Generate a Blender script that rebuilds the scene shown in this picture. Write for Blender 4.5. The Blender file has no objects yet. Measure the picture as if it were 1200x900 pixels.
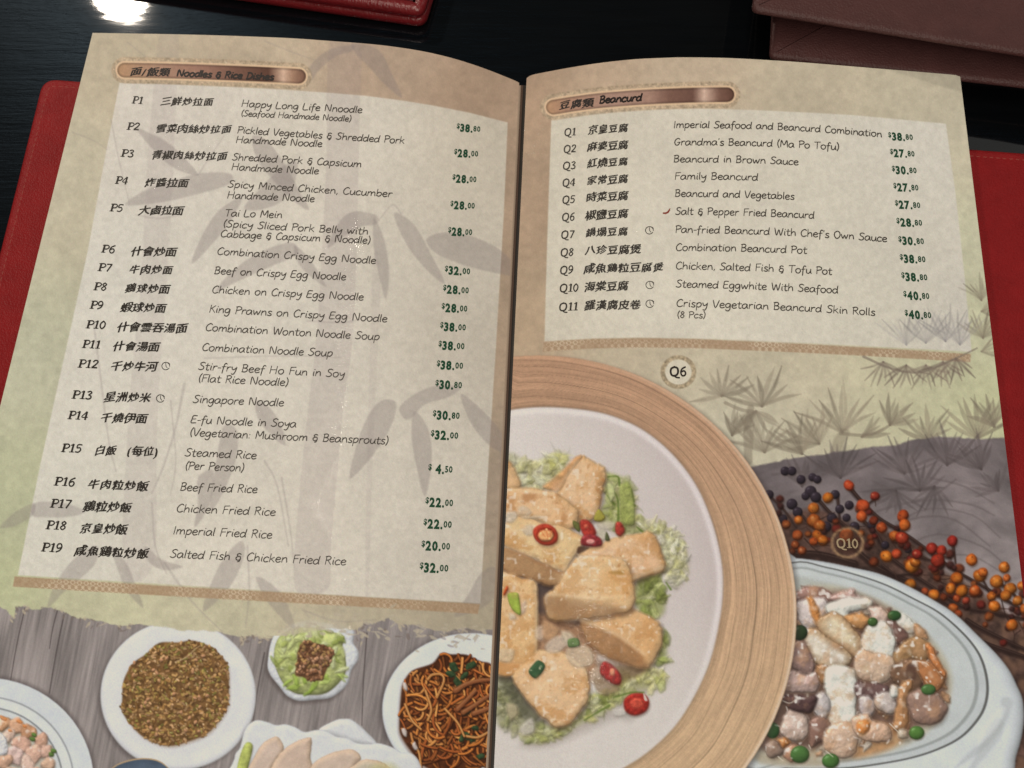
import bpy, math, random
import numpy as np

# ------------------------------------------------------------------ scene, camera, light
scene = bpy.context.scene
COL = scene.collection
FPX = 870.0            # focal length in photo pixels (photo 1200 x 900)
TILT = math.radians(14.0)
CAM_H = 0.31
ct, st = math.cos(TILT), math.sin(TILT)

cam_data = bpy.data.cameras.new('camera')
cam_data.sensor_width = 36.0
cam_data.lens = 36.0 * FPX / 1200.0
cam_data.clip_start = 0.01
cam_data.clip_end = 50.0
cam_data.dof.use_dof = True
cam_data.dof.focus_distance = 0.305
cam_data.dof.aperture_fstop = 13.0
cam = bpy.data.objects.new('camera', cam_data)
cam.location = (0, 0, CAM_H)
cam.rotation_euler = (TILT, 0, 0)
COL.objects.link(cam)
scene.camera = cam

world = bpy.data.worlds.new('World')
scene.world = world
world.use_nodes = True
wn = world.node_tree
bg = wn.nodes['Background']
bg.inputs['Color'].default_value = (1.0, 0.86, 0.70, 1)
bg.inputs['Strength'].default_value = 0.04

def disc_lamp(name, pos, target, radius, power, color):
    l = bpy.data.lights.new(name, 'AREA')
    l.shape = 'DISK'
    l.size = radius * 2
    l.energy = power
    l.color = color
    o = bpy.data.objects.new(name, l)
    o.location = pos
    d = np.array(target, float) - np.array(pos, float)
    yaw = math.atan2(-d[0], d[1])
    pitch = math.atan2(math.hypot(d[0], d[1]), -d[2])
    o.rotation_euler = (pitch, 0, yaw)
    COL.objects.link(o)
    return o

def ray_dir(px, py):
    a = (px - 600.0) / FPX
    b = (450.0 - py) / FPX
    return np.array([a + 0 * b, b * ct + st + 0 * a, b * st - ct + 0 * a])

def unproj(px, py, z):
    d = ray_dir(np.asarray(px, float), np.asarray(py, float))
    t = (z - CAM_H) / d[2]
    return d[0] * t, d[1] * t

# ceiling lamp whose mirror image shows on the black table, top left
_d = ray_dir(140.0, -6.0)
_x, _y = unproj(140.0, -6.0, 0.0)
_L = 1.55
_lamp = (_x + _d[0] * _L, _y + _d[1] * _L, -_d[2] * _L)
disc_lamp('ceiling_lamp_ahead', _lamp, (0, 0.05, 0), 0.062, 10.0, (1.0, 0.88, 0.74))
# ceiling tube running away from the viewer: the glint down the laminated pages
_t = disc_lamp('ceiling_tube_above', (-0.27, 0.17, 1.75), (-0.2, 0.2, 0), 0.5, 11.5, (1.0, 0.89, 0.77))
_t.data.shape = 'RECTANGLE'; _t.data.size = 0.026; _t.data.size_y = 1.45
_t.rotation_euler = (0, 0, 0)
# added lamp standing in for a pale wall, mirrored at the table's right end
_d = ray_dir(1352.0, 118.0); _x, _y = unproj(1352.0, 118.0, 0.0)
_w = disc_lamp('wall_bounce_right', (_x + _d[0] * 2.4, _y + _d[1] * 2.4, -_d[2] * 2.4), (_x, _y, 0), 0.5, 6.0, (1.0, 0.96, 0.88))
_w.data.shape = 'RECTANGLE'; _w.data.size = 1.2; _w.data.size_y = 2.4
# rest of the dim room: big soft ceiling bounce
disc_lamp('ceiling_bounce', (0.65, -1.75, 2.1), (0, 0, 0), 0.85, 33.0, (1.0, 0.905, 0.785))

scene.view_settings.view_transform = 'Standard'
scene.view_settings.look = 'None'
scene.view_settings.exposure = 0.0
scene.view_settings.gamma = 1.0
scene.cycles.max_bounces = 6
LIT = np.array([0.80, 0.725, 0.625])   # light colour the inks were matched under

# ------------------------------------------------------------------ helpers
def s2l(c):
    c = np.asarray(c, float) / 255.0
    return np.where(c <= 0.04045, c / 12.92, ((c + 0.055) / 1.055) ** 2.4)

def ink(c):
    return np.clip(s2l(c) / LIT, 0.002, 0.92)

def principled(name, rough=0.5, spec=0.5, color=None, attr=None, coat=0.0, coat_rough=0.1):
    m = bpy.data.materials.new(name)
    m.use_nodes = True
    nt = m.node_tree
    b = nt.nodes['Principled BSDF']
    b.inputs['Roughness'].default_value = rough
    b.inputs['Specular IOR Level'].default_value = spec
    b.inputs['Coat Weight'].default_value = coat
    b.inputs['Coat Roughness'].default_value = coat_rough
    if color is not None:
        b.inputs['Base Color'].default_value = (*color, 1)
    if attr:
        a = nt.nodes.new('ShaderNodeAttribute')
        a.attribute_name = attr
        nt.links.new(a.outputs['Color'], b.inputs['Base Color'])
    return m, nt, b

def coords(nt, scale, kind='Object'):
    t = nt.nodes.new('ShaderNodeTexCoord')
    mp = nt.nodes.new('ShaderNodeMapping')
    mp.inputs['Scale'].default_value = scale if hasattr(scale, '__len__') else (scale,) * 3
    nt.links.new(t.outputs[kind], mp.inputs['Vector'])
    return mp.outputs['Vector']

def noise(nt, vec, scale, detail=3, rough=0.6):
    n = nt.nodes.new('ShaderNodeTexNoise')
    n.inputs['Scale'].default_value = scale
    n.inputs['Detail'].default_value = detail
    n.inputs['Roughness'].default_value = rough
    nt.links.new(vec, n.inputs['Vector'])
    return n

def bump(nt, height, strength, dist, normal=None):
    b = nt.nodes.new('ShaderNodeBump')
    b.inputs['Strength'].default_value = strength
    b.inputs['Distance'].default_value = dist
    nt.links.new(height, b.inputs['Height'])
    if normal is not None:
        nt.links.new(normal, b.inputs['Normal'])
    return b.outputs['Normal']

def mesh_obj(name, V, F, mat, parent=None, smooth=True, color=None):
    """V (n,3), F (m,4) or (m,3) numpy int array, or a python list of faces"""
    me = bpy.data.meshes.new(name)
    if isinstance(F, np.ndarray):
        V = np.ascontiguousarray(V, dtype=np.float32)
        k = F.shape[1]
        me.vertices.add(len(V))
        me.vertices.foreach_set('co', V.ravel())
        me.loops.add(F.size)
        me.loops.foreach_set('vertex_index', np.ascontiguousarray(F, dtype=np.int32).ravel())
        me.polygons.add(len(F))
        me.polygons.foreach_set('loop_start', np.arange(0, F.size, k, dtype=np.int32))
        me.polygons.foreach_set('use_smooth', np.full(len(F), smooth))
        me.update(calc_edges=True)
        me.validate()
    else:
        me.from_pydata([tuple(map(float, v)) for v in V], [], F)
        me.polygons.foreach_set('use_smooth', [smooth] * len(me.polygons))
        me.update()
    if color is not None:
        at = me.color_attributes.new('ink', 'FLOAT_COLOR', 'POINT')
        c = np.ones((len(V), 4), np.float32)
        c[:, :3] = color
        at.data.foreach_set('color', c.ravel())
    me.materials.append(mat)
    o = bpy.data.objects.new(name, me)
    COL.objects.link(o)
    if parent is not None:
        o.parent = parent
    return o

def empty(name, loc, label, cat, group=None):
    o = bpy.data.objects.new(name, None)
    o.empty_display_size = 0.02
    o.location = loc
    COL.objects.link(o)
    o['label'] = label
    o['category'] = cat
    if group:
        o['group'] = group
    return o

# ------------------------------------------------------------------ page surfaces
Z0 = 0.0052            # bottom of the gutter above the table
def line_x(y):         # the dark gutter line in the photo
    return 615.0 - 0.0477 * (np.asarray(y, float) - 97.0)
_ax, _ay = unproj(615.0, 97.0, Z0)
_bx, _by = unproj(float(line_x(900)), 900.0, Z0)
_tx, _ty = _ax - _bx, _ay - _by
_n = math.hypot(_tx, _ty)
_tx, _ty = _tx / _n, _ty / _n
NX, NY = _ty, -_tx     # to the right of the gutter

def _profile(s, h):
    g = np.linspace(0, 0.30, 3001)
    v = np.interp(g, s, h)
    k = np.exp(-0.5 * (np.arange(-60, 61) / 22.0) ** 2)
    k /= k.sum()
    p = np.concatenate([2 * v[0] - v[60:0:-1], v, np.full(60, v[-1])])
    return g, np.convolve(p, k, 'valid')
PROF = {
    'L': _profile([0, .005, .0165, .0285, .040, .0635, .095, .134, .178, .22], [.0004, .0024, .0073, .0116, .0146, .0176, .0187, .0184, .0168, .0150]),
    'R': _profile([0, .012, .030, .052, .074, .096, .139, .185, .22], [.0006, .0048, .0112, .0155, .0176, .0181, .0154, .0106, .0075]),
}
def page_z(x, y, side):
    s = (x - _bx) * NX + (y - _by) * NY
    v = (x - _bx) * _tx + (y - _by) * _ty          # up the gutter from the near end
    s = np.maximum(s, 0) if side == 'R' else np.maximum(-s, 0)
    g, h = PROF[side]
    f = 0.5 + 0.5 * np.clip(v / 0.20, 0, 1) if side == 'R' else 1.0   # the right page lies flatter towards the near end
    return Z0 + np.interp(s, g, h) * f

def on_page(px, py, side, lift=0.0):
    px = np.asarray(px, float); py = np.asarray(py, float)
    z = np.full(px.shape, Z0 + 0.01)
    for _ in range(14):
        x, y = unproj(px, py, z)
        z = 0.3 * z + 0.7 * page_z(x, y, side)
    x, y = unproj(px, py, z)
    return np.stack([x, y, z + lift], -1)
# ------------------------------------------------------------------ ink painter (colours of the printed art, per vertex of the page)
rng = np.random.default_rng(7)
_T = rng.random((256, 256))
def vnoise(X, Y, sc, seed=0, sx=1.0, sy=1.0):
    x = X / sc * sx + seed * 17.31; y = Y / sc * sy + seed * 9.77
    xi = np.floor(x).astype(int); yi = np.floor(y).astype(int)
    fx = x - xi; fy = y - yi
    fx = fx * fx * (3 - 2 * fx); fy = fy * fy * (3 - 2 * fy)
    a = _T[xi & 255, yi & 255]; b = _T[(xi + 1) & 255, yi & 255]
    c = _T[xi & 255, (yi + 1) & 255]; d = _T[(xi + 1) & 255, (yi + 1) & 255]
    return (a * (1 - fx) + b * fx) * (1 - fy) + (c * (1 - fx) + d * fx) * fy

def fbm(X, Y, sc, seed=0, octv=4, sx=1.0, sy=1.0):
    v = 0; a = 0.5; t = 0
    for i in range(octv):
        v = v + a * vnoise(X, Y, sc / 2 ** i, seed + i, sx, sy); t += a; a *= 0.55
    return v / t

def smooth(P, n=5, closed=True):
    P = np.asarray(P, float)
    if len(P) < 3:
        return P
    if closed:
        Q = np.vstack([P[-1], P, P[0], P[1]])
    else:
        Q = np.vstack([2 * P[0] - P[1], P, 2 * P[-1] - P[-2]])
    out = []
    for i in range(1, len(Q) - 2):
        p0, p1, p2, p3 = Q[i - 1], Q[i], Q[i + 1], Q[i + 2]
        t = np.linspace(0, 1, n, endpoint=False)[:, None]
        out.append(0.5 * (2 * p1 + (p2 - p0) * t + (2 * p0 - 5 * p1 + 4 * p2 - p3) * t ** 2 + (3 * p1 - p0 - 3 * p2 + p3) * t ** 3))
    out = np.vstack(out)
    return out if closed else np.vstack([out, P[-1]])

def sdf(X, Y, P):
    d = np.full(X.shape, 1e12); ins = np.zeros(X.shape, bool)
    n = len(P)
    for i in range(n):
        ax, ay = P[i]; bx, by = P[(i + 1) % n]
        ex, ey = bx - ax, by - ay
        l2 = ex * ex + ey * ey + 1e-12
        t = np.clip(((X - ax) * ex + (Y - ay) * ey) / l2, 0, 1)
        d = np.minimum(d, (X - ax - t * ex) ** 2 + (Y - ay - t * ey) ** 2)
        if ay != by:
            ins ^= ((Y >= ay) != (Y >= by)) & (X < ax + (Y - ay) * ex / (by - ay))
    d = np.sqrt(d)
    return np.where(ins, -d, d)

def inside(P, n, r):
    """n random points in the polygon"""
    P = np.asarray(P, float); out = []
    lo, hi = P.min(0), P.max(0)
    while len(out) < n:
        q = lo + r.random((n * 2, 2)) * (hi - lo)
        q = q[sdf(q[:, 0], q[:, 1], P) < 0]
        out.extend(q)
    return np.array(out[:n])

class Art:
    def __init__(self, X, Y):
        self.X, self.Y = X, Y
        self.C = np.zeros(X.shape + (3,)); self.ID = np.zeros(X.shape, int)
        self.xlo, self.xhi = X.min(0), X.max(0)
        self.ylo, self.yhi = Y.min(1), Y.max(1)
    def blk(self, P, pad):
        P = np.asarray(P, float)
        x0, y0 = P.min(0) - pad; x1, y1 = P.max(0) + pad
        c = np.nonzero((self.xhi >= x0) & (self.xlo <= x1))[0]
        r = np.nonzero((self.yhi >= y0) & (self.ylo <= y1))[0]
        if len(c) < 2 or len(r) < 2:
            return None
        return (slice(r[0], r[-1] + 1), slice(c[0], c[-1] + 1))
    def put(self, s, m, col):
        col = np.asarray(col, float)
        self.C[s] = self.C[s] * (1 - m[..., None]) + col * m[..., None]
    def fill(self, P, col, alpha=1.0, soft=0.7, n=5, id=None, tex=0.0, ts=6.0, seed=0, grad=None):
        P = smooth(P, n) if n else np.asarray(P, float)
        s = self.blk(P, soft * 2 + 1)
        if s is None: return
        X, Y = self.X[s], self.Y[s]
        d = sdf(X, Y, P)
        m = np.clip(0.5 - d / (2 * soft), 0, 1)
        m = m * m * (3 - 2 * m) * alpha
        c = np.broadcast_to(np.asarray(col, float), X.shape + (3,))
        if grad is not None:          # (x0,y0,x1,y1,col2)
            x0, y0, x1, y1, c2 = grad
            t = np.clip(((X - x0) * (x1 - x0) + (Y - y0) * (y1 - y0)) / ((x1 - x0) ** 2 + (y1 - y0) ** 2), 0, 1)[..., None]
            c = c * (1 - t) + np.asarray(c2, float) * t
        if tex:
            c = c * (1 + tex * (fbm(X, Y, ts, seed)[..., None] * 2 - 1))
        self.put(s, m, c)
        if id is not None:
            I = self.ID[s]; I[d < 0] = id
    def stroke(self, P, w0, w1, col, alpha=1.0, soft=0.5, n=4, wm=None, id=None):
        P = smooth(P, n, False) if n else np.asarray(P, float)
        s = self.blk(P, max(w0, w1, wm or 0) + soft + 1)
        if s is None: return
        X, Y = self.X[s], self.Y[s]
        best = np.full(X.shape, 1e9); k = len(P) - 1
        for i in range(k):
            ax, ay = P[i]; bx, by = P[i + 1]
            ex, ey = bx - ax, by - ay
            t = np.clip(((X - ax) * ex + (Y - ay) * ey) / (ex * ex + ey * ey + 1e-12), 0, 1)
            u = (i + t) / k
            w = w0 + (w1 - w0) * u if wm is None else np.where(u < .5, w0 + (wm - w0) * np.sin(u * math.pi), w1 + (wm - w1) * np.sin(u * math.pi))
            best = np.minimum(best, np.hypot(X - ax - t * ex, Y - ay - t * ey) - w * 0.5)
        m = np.clip(0.5 - best / (2 * soft), 0, 1) * alpha
        self.put(s, m, col)
        if id is not None:
            I = self.ID[s]; I[best < 0.2] = id
    def lump(self, P, col, rad=8, amb=.62, dif=.5, tex=.10, ts=5, bumpy=0.0, bs=4, soft=.8, shadow=(1.5, 2.5, .35, 3), n=5, seed=0, rim=None, gloss=0.0, alpha=1.0, L=(-.35, -.5, .79), spots=None, id=None, rough=None, wet=0.0, hk=0.8):
        P = smooth(P, n) if n else np.asarray(P, float)
        if shadow and shadow[2] > 0:
            self.fill(P + np.array(shadow[:2]), (45, 30, 22), shadow[2] * alpha, shadow[3], n=0)
        s = self.blk(P, soft * 2 + 2)
        if s is None: return
        X, Y = self.X[s], self.Y[s]
        if min(X.shape) < 3: return
        d = sdf(X, Y, P)
        if rough:
            d = d + rough[0] * (fbm(X, Y, rough[1], seed + 7, 3) * 2 - 1)
        t = np.clip(-d / rad, 0, 1)
        h = rad * np.sqrt(np.clip(1 - (1 - t) ** 2, 0, 1)) * hk
        if bumpy:
            h = h + bumpy * bs * fbm(X, Y, bs, seed + 3, 3)
        gy, gx = np.gradient(h)
        nz = 1 / np.sqrt(gx * gx + gy * gy + 1)
        lam = np.clip((-gx * L[0] - gy * L[1] + L[2]) * nz, 0, 1)
        sh = amb + dif * lam
        c = np.asarray(col, float) * sh[..., None]
        if rim is not None:
            c = c * t[..., None] + np.asarray(rim, float) * sh[..., None] * (1 - t[..., None])
        if tex:
            c = c * (1 + tex * (fbm(X, Y, ts, seed) * 2 - 1)[..., None])
        if spots is not None:         # (colour, scale, threshold, strength)
            q = np.clip((fbm(X, Y, spots[1], seed + 11) - spots[2]) * 6, 0, 1)[..., None] * spots[3]
            c = c * (1 - q) + np.asarray(spots[0], float) * sh[..., None] * q
        if gloss:
            c = c + gloss * 255 * np.clip((lam - .93) / .07, 0, 1)[..., None] ** 2
        if wet:                           # printed wet highlights
            q = np.clip((vnoise(X, Y, 4.6, seed + 23) + .5 * lam - 1.12) * 5, 0, 1)[..., None] * wet
            c = c * (1 - q) + np.array([236, 230, 220.]) * q
        m = np.clip(0.5 - d / (2 * soft), 0, 1) * alpha
        self.put(s, m, np.clip(c, 0, 255))
        if id is not None:
            I = self.ID[s]; I[d < 0] = id
    def disc(self, cx, cy, r, col, ry=None, **k):
        a = np.linspace(0, 2 * math.pi, 18, endpoint=False)
        P = np.stack([cx + r * np.cos(a), cy + (ry or r) * np.sin(a)], -1)
        self.lump(P, col, n=0, **k)

def zz(ox, oy, sc):
    return lambda *p: [(ox + x / sc, oy + y / sc) for x, y in zip(p[0::2], p[1::2])]

def blob(cx, cy, rx, ry, ang=0.0, k=9, jit=.12, r=None):
    r = r or rng
    a = np.linspace(0, 2 * math.pi, k, endpoint=False)
    q = 1 + jit * (r.random(k) * 2 - 1)
    x = rx * np.cos(a) * q; y = ry * np.sin(a) * q
    c, s = math.cos(ang), math.sin(ang)
    return np.stack([cx + x * c - y * s, cy + x * s + y * c], -1)

def page_grid(top, bl, br, nu, nv):
    top = np.asarray(top, float)
    u = np.linspace(0, 1, nu)
    x = top[0, 0] + (top[-1, 0] - top[0, 0]) * u
    ts = smooth(top, 12, False)
    y = np.interp(x, ts[:, 0], ts[:, 1])
    B = np.array(bl)[None] * (1 - u[:, None]) + np.array(br)[None] * u[:, None]
    v = np.linspace(0, 1, nv)[:, None]
    return x[None] * (1 - v) + B[None, :, 0] * v, y[None] * (1 - v) + B[None, :, 1] * v

def parchment(A, stops):
    """stops: (x, y, rgb) control points blended by distance"""
    X, Y = A.X, A.Y
    W = 0; C = 0
    for x, y, c in stops:
        w = 1.0 / ((X - x) ** 2 + (Y - y) ** 2 + 2500.0) ** 1.6
        W = W + w; C = C + w[..., None] * np.asarray(c, float)
    A.C[:] = C / W[..., None]
    f = fbm(X, Y, 60, 1, 5) * 2 - 1
    g = fbm(X, Y, 7, 5, 3) * 2 - 1
    A.C *= (1 + .07 * f + .06 * g)[..., None]

def strip_pattern(A, top, bot, c1, c2, id, seed=0):
    """ornamental border: woven scrolls in two browns"""
    P = np.array(list(top) + list(bot)[::-1], float)
    s = A.blk(P, 2)
    X, Y = A.X[s], A.Y[s]
    d = sdf(X, Y, P)
    top = np.asarray(top, float)
    yt = np.interp(X, top[:, 0], top[:, 1])
    v = (Y - yt) / 11.0
    w = np.maximum(1 - 2.0 * np.abs(np.sin(X * .40 + 1.5 * np.sin(v * 6.3))), 1 - 2.0 * np.abs(np.sin(X * .40 - 1.5 * np.sin(v * 6.3) + .9)))
    w = np.clip(w, 0, 1) * np.clip(2.6 * (fbm(X, Y, 34, seed + 2, 2) - .3), .1, 1.1) + .25 + .5 * (fbm(X, Y, 2.2, seed) - .5)
    w = np.clip(w, 0, 1)[..., None]
    c = np.asarray(c1, float) * (1 - w) + np.asarray(c2, float) * w
    m = np.clip(.5 - d / 1.2, 0, 1) * .9
    A.put(s, m, c)
    I = A.ID[s]; I[d < 0] = id

def capsule(cl, half, n=10):
    """outline round a centre line"""
    cl = smooth(cl, 6, False)
    t = np.gradient(cl, axis=0)
    t /= np.hypot(t[:, 0], t[:, 1])[:, None]
    nrm = np.stack([-t[:, 1], t[:, 0]], -1)
    a = np.linspace(0, math.pi, n)[1:-1]
    e1 = [cl[-1] + half * (np.cos(q) * nrm[-1] + np.sin(q) * t[-1]) for q in a]
    e0 = [cl[0] + half * (-np.cos(q) * nrm[0] - np.sin(q) * t[0]) for q in a]
    return np.vstack([cl + half * nrm, e1, (cl - half * nrm)[::-1], e0])

def banner(A, cl, id, streak):
    A.fill(capsule(cl, 15.5), (170, 148, 120), .85, 1.2, n=0, id=id, tex=.35, ts=3)
    A.fill(capsule(cl, 13.6), (186, 164, 136), .5, 1.5, n=0, tex=.4, ts=2.2, seed=4)
    A.fill(capsule(cl, 10.8), (214, 182, 146), 1, .8, n=0)
    P = capsule(cl, 8.6)
    x0, x1 = P[:, 0].min(), P[:, 0].max()
    s = A.blk(P, 2); X, Y = A.X[s], A.Y[s]
    d = sdf(X, Y, P)
    u = (X - x0) / (x1 - x0)
    st_ = streak
    c = np.stack([np.interp(u, [t for t, _ in st_], [q[i] for _, q in st_]) for i in range(3)], -1)
    c = c * (1 + .06 * (fbm(X, Y, 3, 3) * 2 - 1))[..., None]
    ed = np.clip(1 + d / 3.0, 0, 1)[..., None]
    c = c * (1 - .3 * ed)
    A.put(s, np.clip(.5 - d / 1.2, 0, 1), c)

def spray(A, cx, cy, R, a0, a1, n, col, alpha=.75, w=3.2, seed=0):
    r = np.random.default_rng(seed)
    for i in range(n):
        a = math.radians(a0 + (a1 - a0) * (i + .5 + .35 * (r.random() - .5)) / n)
        l = R * (.65 + .45 * r.random())
        b = a + (r.random() - .5) * .5
        p1 = (cx + math.cos(a) * l * .5, cy - math.sin(a) * l * .5)
        p2 = (p1[0] + math.cos(b) * l * .5, p1[1] - math.sin(b) * l * .5)
        v = np.array(col) * (.86 + .26 * r.random())
        A.stroke([(cx, cy), p1, p2], w * .45, .7, v, alpha * (.6 + .4 * r.random()), .9, wm=w * (.8 + .5 * r.random()))
        if r.random() < .35:
            A.stroke([p1, p2], 1.2, .5, v * .85, alpha * .6, .7, n=0)
# ------------------------------------------------------------------ left page art
LTOP = [(108.5, 38.5), (170, 39.5), (233, 40.8), (300, 43), (345, 45), (383, 47.7), (433, 51.5), (467, 55.5), (500, 61), (533, 69), (567, 80), (600, 93), (608.4, 97)]
def lx(y):
    return 108.5 + (38.5 - y) * 0.2477
GX, GY = page_grid(LTOP, (lx(960), 960), (float(line_x(960)) - 6.6, 960), 700, 930)
A = Art(GX, GY)
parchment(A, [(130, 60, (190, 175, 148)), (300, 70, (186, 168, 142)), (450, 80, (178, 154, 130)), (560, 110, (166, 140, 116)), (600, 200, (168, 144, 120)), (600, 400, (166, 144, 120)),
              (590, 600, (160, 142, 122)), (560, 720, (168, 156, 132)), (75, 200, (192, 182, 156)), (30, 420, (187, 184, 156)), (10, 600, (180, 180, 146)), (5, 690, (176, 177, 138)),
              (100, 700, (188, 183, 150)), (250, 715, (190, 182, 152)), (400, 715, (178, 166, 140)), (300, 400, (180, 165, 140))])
# list panel, a veil of pale ink that lets the parchment show
PANEL_L = [(140, 97), (195, 98.7), (250, 101), (300, 103.3), (350, 106.3), (390, 109), (430, 112.4), (473, 118), (510, 124), (550, 132), (595, 143.5), (590.5, 250), (581, 410), (572, 550), (563, 707),
           (440, 700), (200, 685), (21, 674), (45, 555), (62.5, 475), (85, 375), (103, 293), (122, 190)]
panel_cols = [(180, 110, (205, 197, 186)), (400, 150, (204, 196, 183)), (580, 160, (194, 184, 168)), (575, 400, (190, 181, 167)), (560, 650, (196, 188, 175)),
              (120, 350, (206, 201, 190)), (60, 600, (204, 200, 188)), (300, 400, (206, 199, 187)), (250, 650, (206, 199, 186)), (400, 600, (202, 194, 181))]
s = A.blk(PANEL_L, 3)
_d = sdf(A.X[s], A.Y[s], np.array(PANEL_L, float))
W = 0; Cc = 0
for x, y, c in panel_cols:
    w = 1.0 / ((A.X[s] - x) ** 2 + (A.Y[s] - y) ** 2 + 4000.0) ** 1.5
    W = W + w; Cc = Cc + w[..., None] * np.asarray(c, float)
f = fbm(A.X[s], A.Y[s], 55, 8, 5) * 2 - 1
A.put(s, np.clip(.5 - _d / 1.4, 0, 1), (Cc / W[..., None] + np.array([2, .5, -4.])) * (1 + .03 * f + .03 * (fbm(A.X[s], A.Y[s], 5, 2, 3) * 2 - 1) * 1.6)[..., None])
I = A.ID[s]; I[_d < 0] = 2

# bamboo in pale grey wash
def wash(P, a=.33, n=6, soft=1.6, col=(128, 116, 112)):
    A.fill(P, col, a, soft, n=n)
for P, a in (([(188, 39), (209, 40), (206, 130), (200, 255), (193, 360), (184, 500), (180, 660), (145, 660), (152, 470), (165, 330), (172, 200), (180, 100)], .13),
             ([(387, 49), (421, 51), (421, 150), (415, 375), (402, 480), (388, 640), (384, 690), (346, 690), (350, 590), (362, 470), (372, 380), (382, 200)], .17),
             ([(440, 290), (446, 330), (442, 420), (436, 560), (432, 690), (428, 690), (430, 540), (434, 400), (436, 330)], .10)):
    A.fill(P, (140, 124, 124), a, 1.2, n=5)
for P, w in (([(360, 376), (400, 378), (422, 374)], 2.2), ([(240, 420), (330, 417), (400, 419)], 1.8), ([(160, 252), (185, 256), (212, 252)], 2), ([(150, 50), (165, 62), (180, 76)], 1.4),
             ([(310, 48), (345, 62), (368, 70)], 1.6), ([(85, 155), (110, 165), (125, 175)], 1.5), ([(130, 140), (140, 190), (152, 240)], 1.4), ([(232, 205), (250, 178), (262, 160)], 1.5),
             ([(193, 660), (225, 705), (260, 740)], 3.0), ([(178, 590), (182, 640), (195, 672)], 2.4), ([(110, 380), (120, 460), (128, 520), (136, 552)], 2.6),
             ([(216, 450), (206, 500), (192, 545), (178, 578)], 3.2), ([(200, 470), (206, 540), (200, 580)], 2.0), ([(330, 560), (340, 620), (345, 665)], 2.2), ([(355, 715), (395, 728), (440, 726)], 2.4),
             ([(290, 640), (292, 690), (288, 735)], 2.4), ([(310, 540), (325, 570), (338, 640)], 2.2), ([(470, 250), (460, 240), (444, 258)], 2)):
    A.stroke(P, w, w * .6, (138, 126, 122), .28, 1.0)
LEAVES = [
    [(412, 52), (432, 53), (447, 62), (458, 84), (471, 114), (452, 100), (434, 80), (420, 66)],
    [(414, 53), (392, 56), (374, 66), (360, 82), (349, 102), (362, 98), (376, 80), (394, 66), (412, 60)],
    [(160, 151), (178, 157), (198, 168), (215, 184), (232, 205), (206, 198), (184, 180)],
    [(147, 240), (172, 222), (200, 213), (230, 204), (262, 202), (273, 207), (266, 217), (233, 227), (190, 237)],
    [(296, 160), (312, 164), (332, 190), (350, 222), (362, 246), (340, 232), (316, 206), (300, 184)],
    [(330, 196), (348, 190), (345, 214), (330, 236), (305, 246), (286, 244), (300, 226)],
    [(284, 232), (268, 262), (247, 288), (225, 309), (233, 284), (250, 254), (268, 238)],
    [(340, 284), (348, 298), (318, 312), (282, 328), (253, 342), (268, 322), (300, 298)],
    [(345, 288), (358, 298), (370, 314), (382, 336), (362, 322), (348, 306)],
    [(440, 252), (414, 248), (396, 262), (384, 290), (402, 278), (424, 266), (442, 262)],
    [(438, 256), (450, 280), (456, 318), (452, 350), (444, 322), (438, 290)],
    [(462, 250), (484, 262), (504, 296), (521, 332), (496, 312), (474, 282)],
    [(500, 280), (524, 272), (556, 278), (590, 296), (606, 322), (572, 318), (536, 308), (510, 296)],
    [(446, 470), (464, 472), (458, 500), (438, 532), (410, 561), (418, 522), (430, 490)],
    [(468, 478), (486, 462), (512, 452), (540, 454), (524, 466), (498, 474), (478, 492)],
    [(486, 482), (502, 504), (506, 540), (498, 582), (488, 546), (482, 508)],
    [(540, 462), (562, 478), (584, 502), (598, 530), (576, 524), (552, 496)],
    [(262, 500), (278, 506), (276, 540), (260, 580), (246, 598), (252, 550)],
    [(300, 470), (318, 480), (330, 500), (334, 522), (316, 508), (302, 490)],
    [(0, 618), (18, 600), (40, 590), (38, 604), (18, 616)],
    [(40, 590), (62, 588), (84, 592), (100, 600), (78, 606), (52, 606), (38, 604)],
    [(114, 640), (112, 660), (92, 680), (75, 694), (56, 712), (62, 690), (80, 662), (98, 646)],
    [(130, 640), (148, 660), (158, 684), (168, 712), (150, 694), (138, 668)],
    [(282, 634), (286, 652), (268, 690), (239, 716), (244, 692), (260, 658)],
    [(300, 676), (320, 686), (336, 706), (346, 738), (326, 720), (310, 700)],
    [(578, 664), (586, 680), (580, 700), (558, 716), (532, 722), (548, 698), (562, 674)],
    [(596, 500), (602, 512), (600, 540), (590, 560), (586, 530)],
    [(232, 560), (250, 552), (246, 590), (228, 618), (232, 590)],
    [(170, 640), (190, 656), (214, 664), (192, 668), (174, 658)],
]
for P in LEAVES:
    wash(P)
# ornamental strip
strip_pattern(A, [(17, 675.5), (200, 687), (440, 700.5), (562.5, 708)], [(15, 687.5), (198, 698.5), (440, 712), (560, 719.5)], (150, 120, 90), (198, 176, 146), 3)
# banner
banner(A, [(146, 82.2), (200, 83.2), (260, 85.2), (310, 87.2), (350, 89.4)], 1,
       [(0, (176, 138, 104)), (.2, (168, 132, 108)), (.45, (150, 112, 94)), (.68, (110, 78, 64)), (.8, (92, 62, 50)), (.84, (150, 118, 98)), (.88, (204, 170, 144)), (.93, (160, 124, 100)), (1, (112, 80, 64))])

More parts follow.
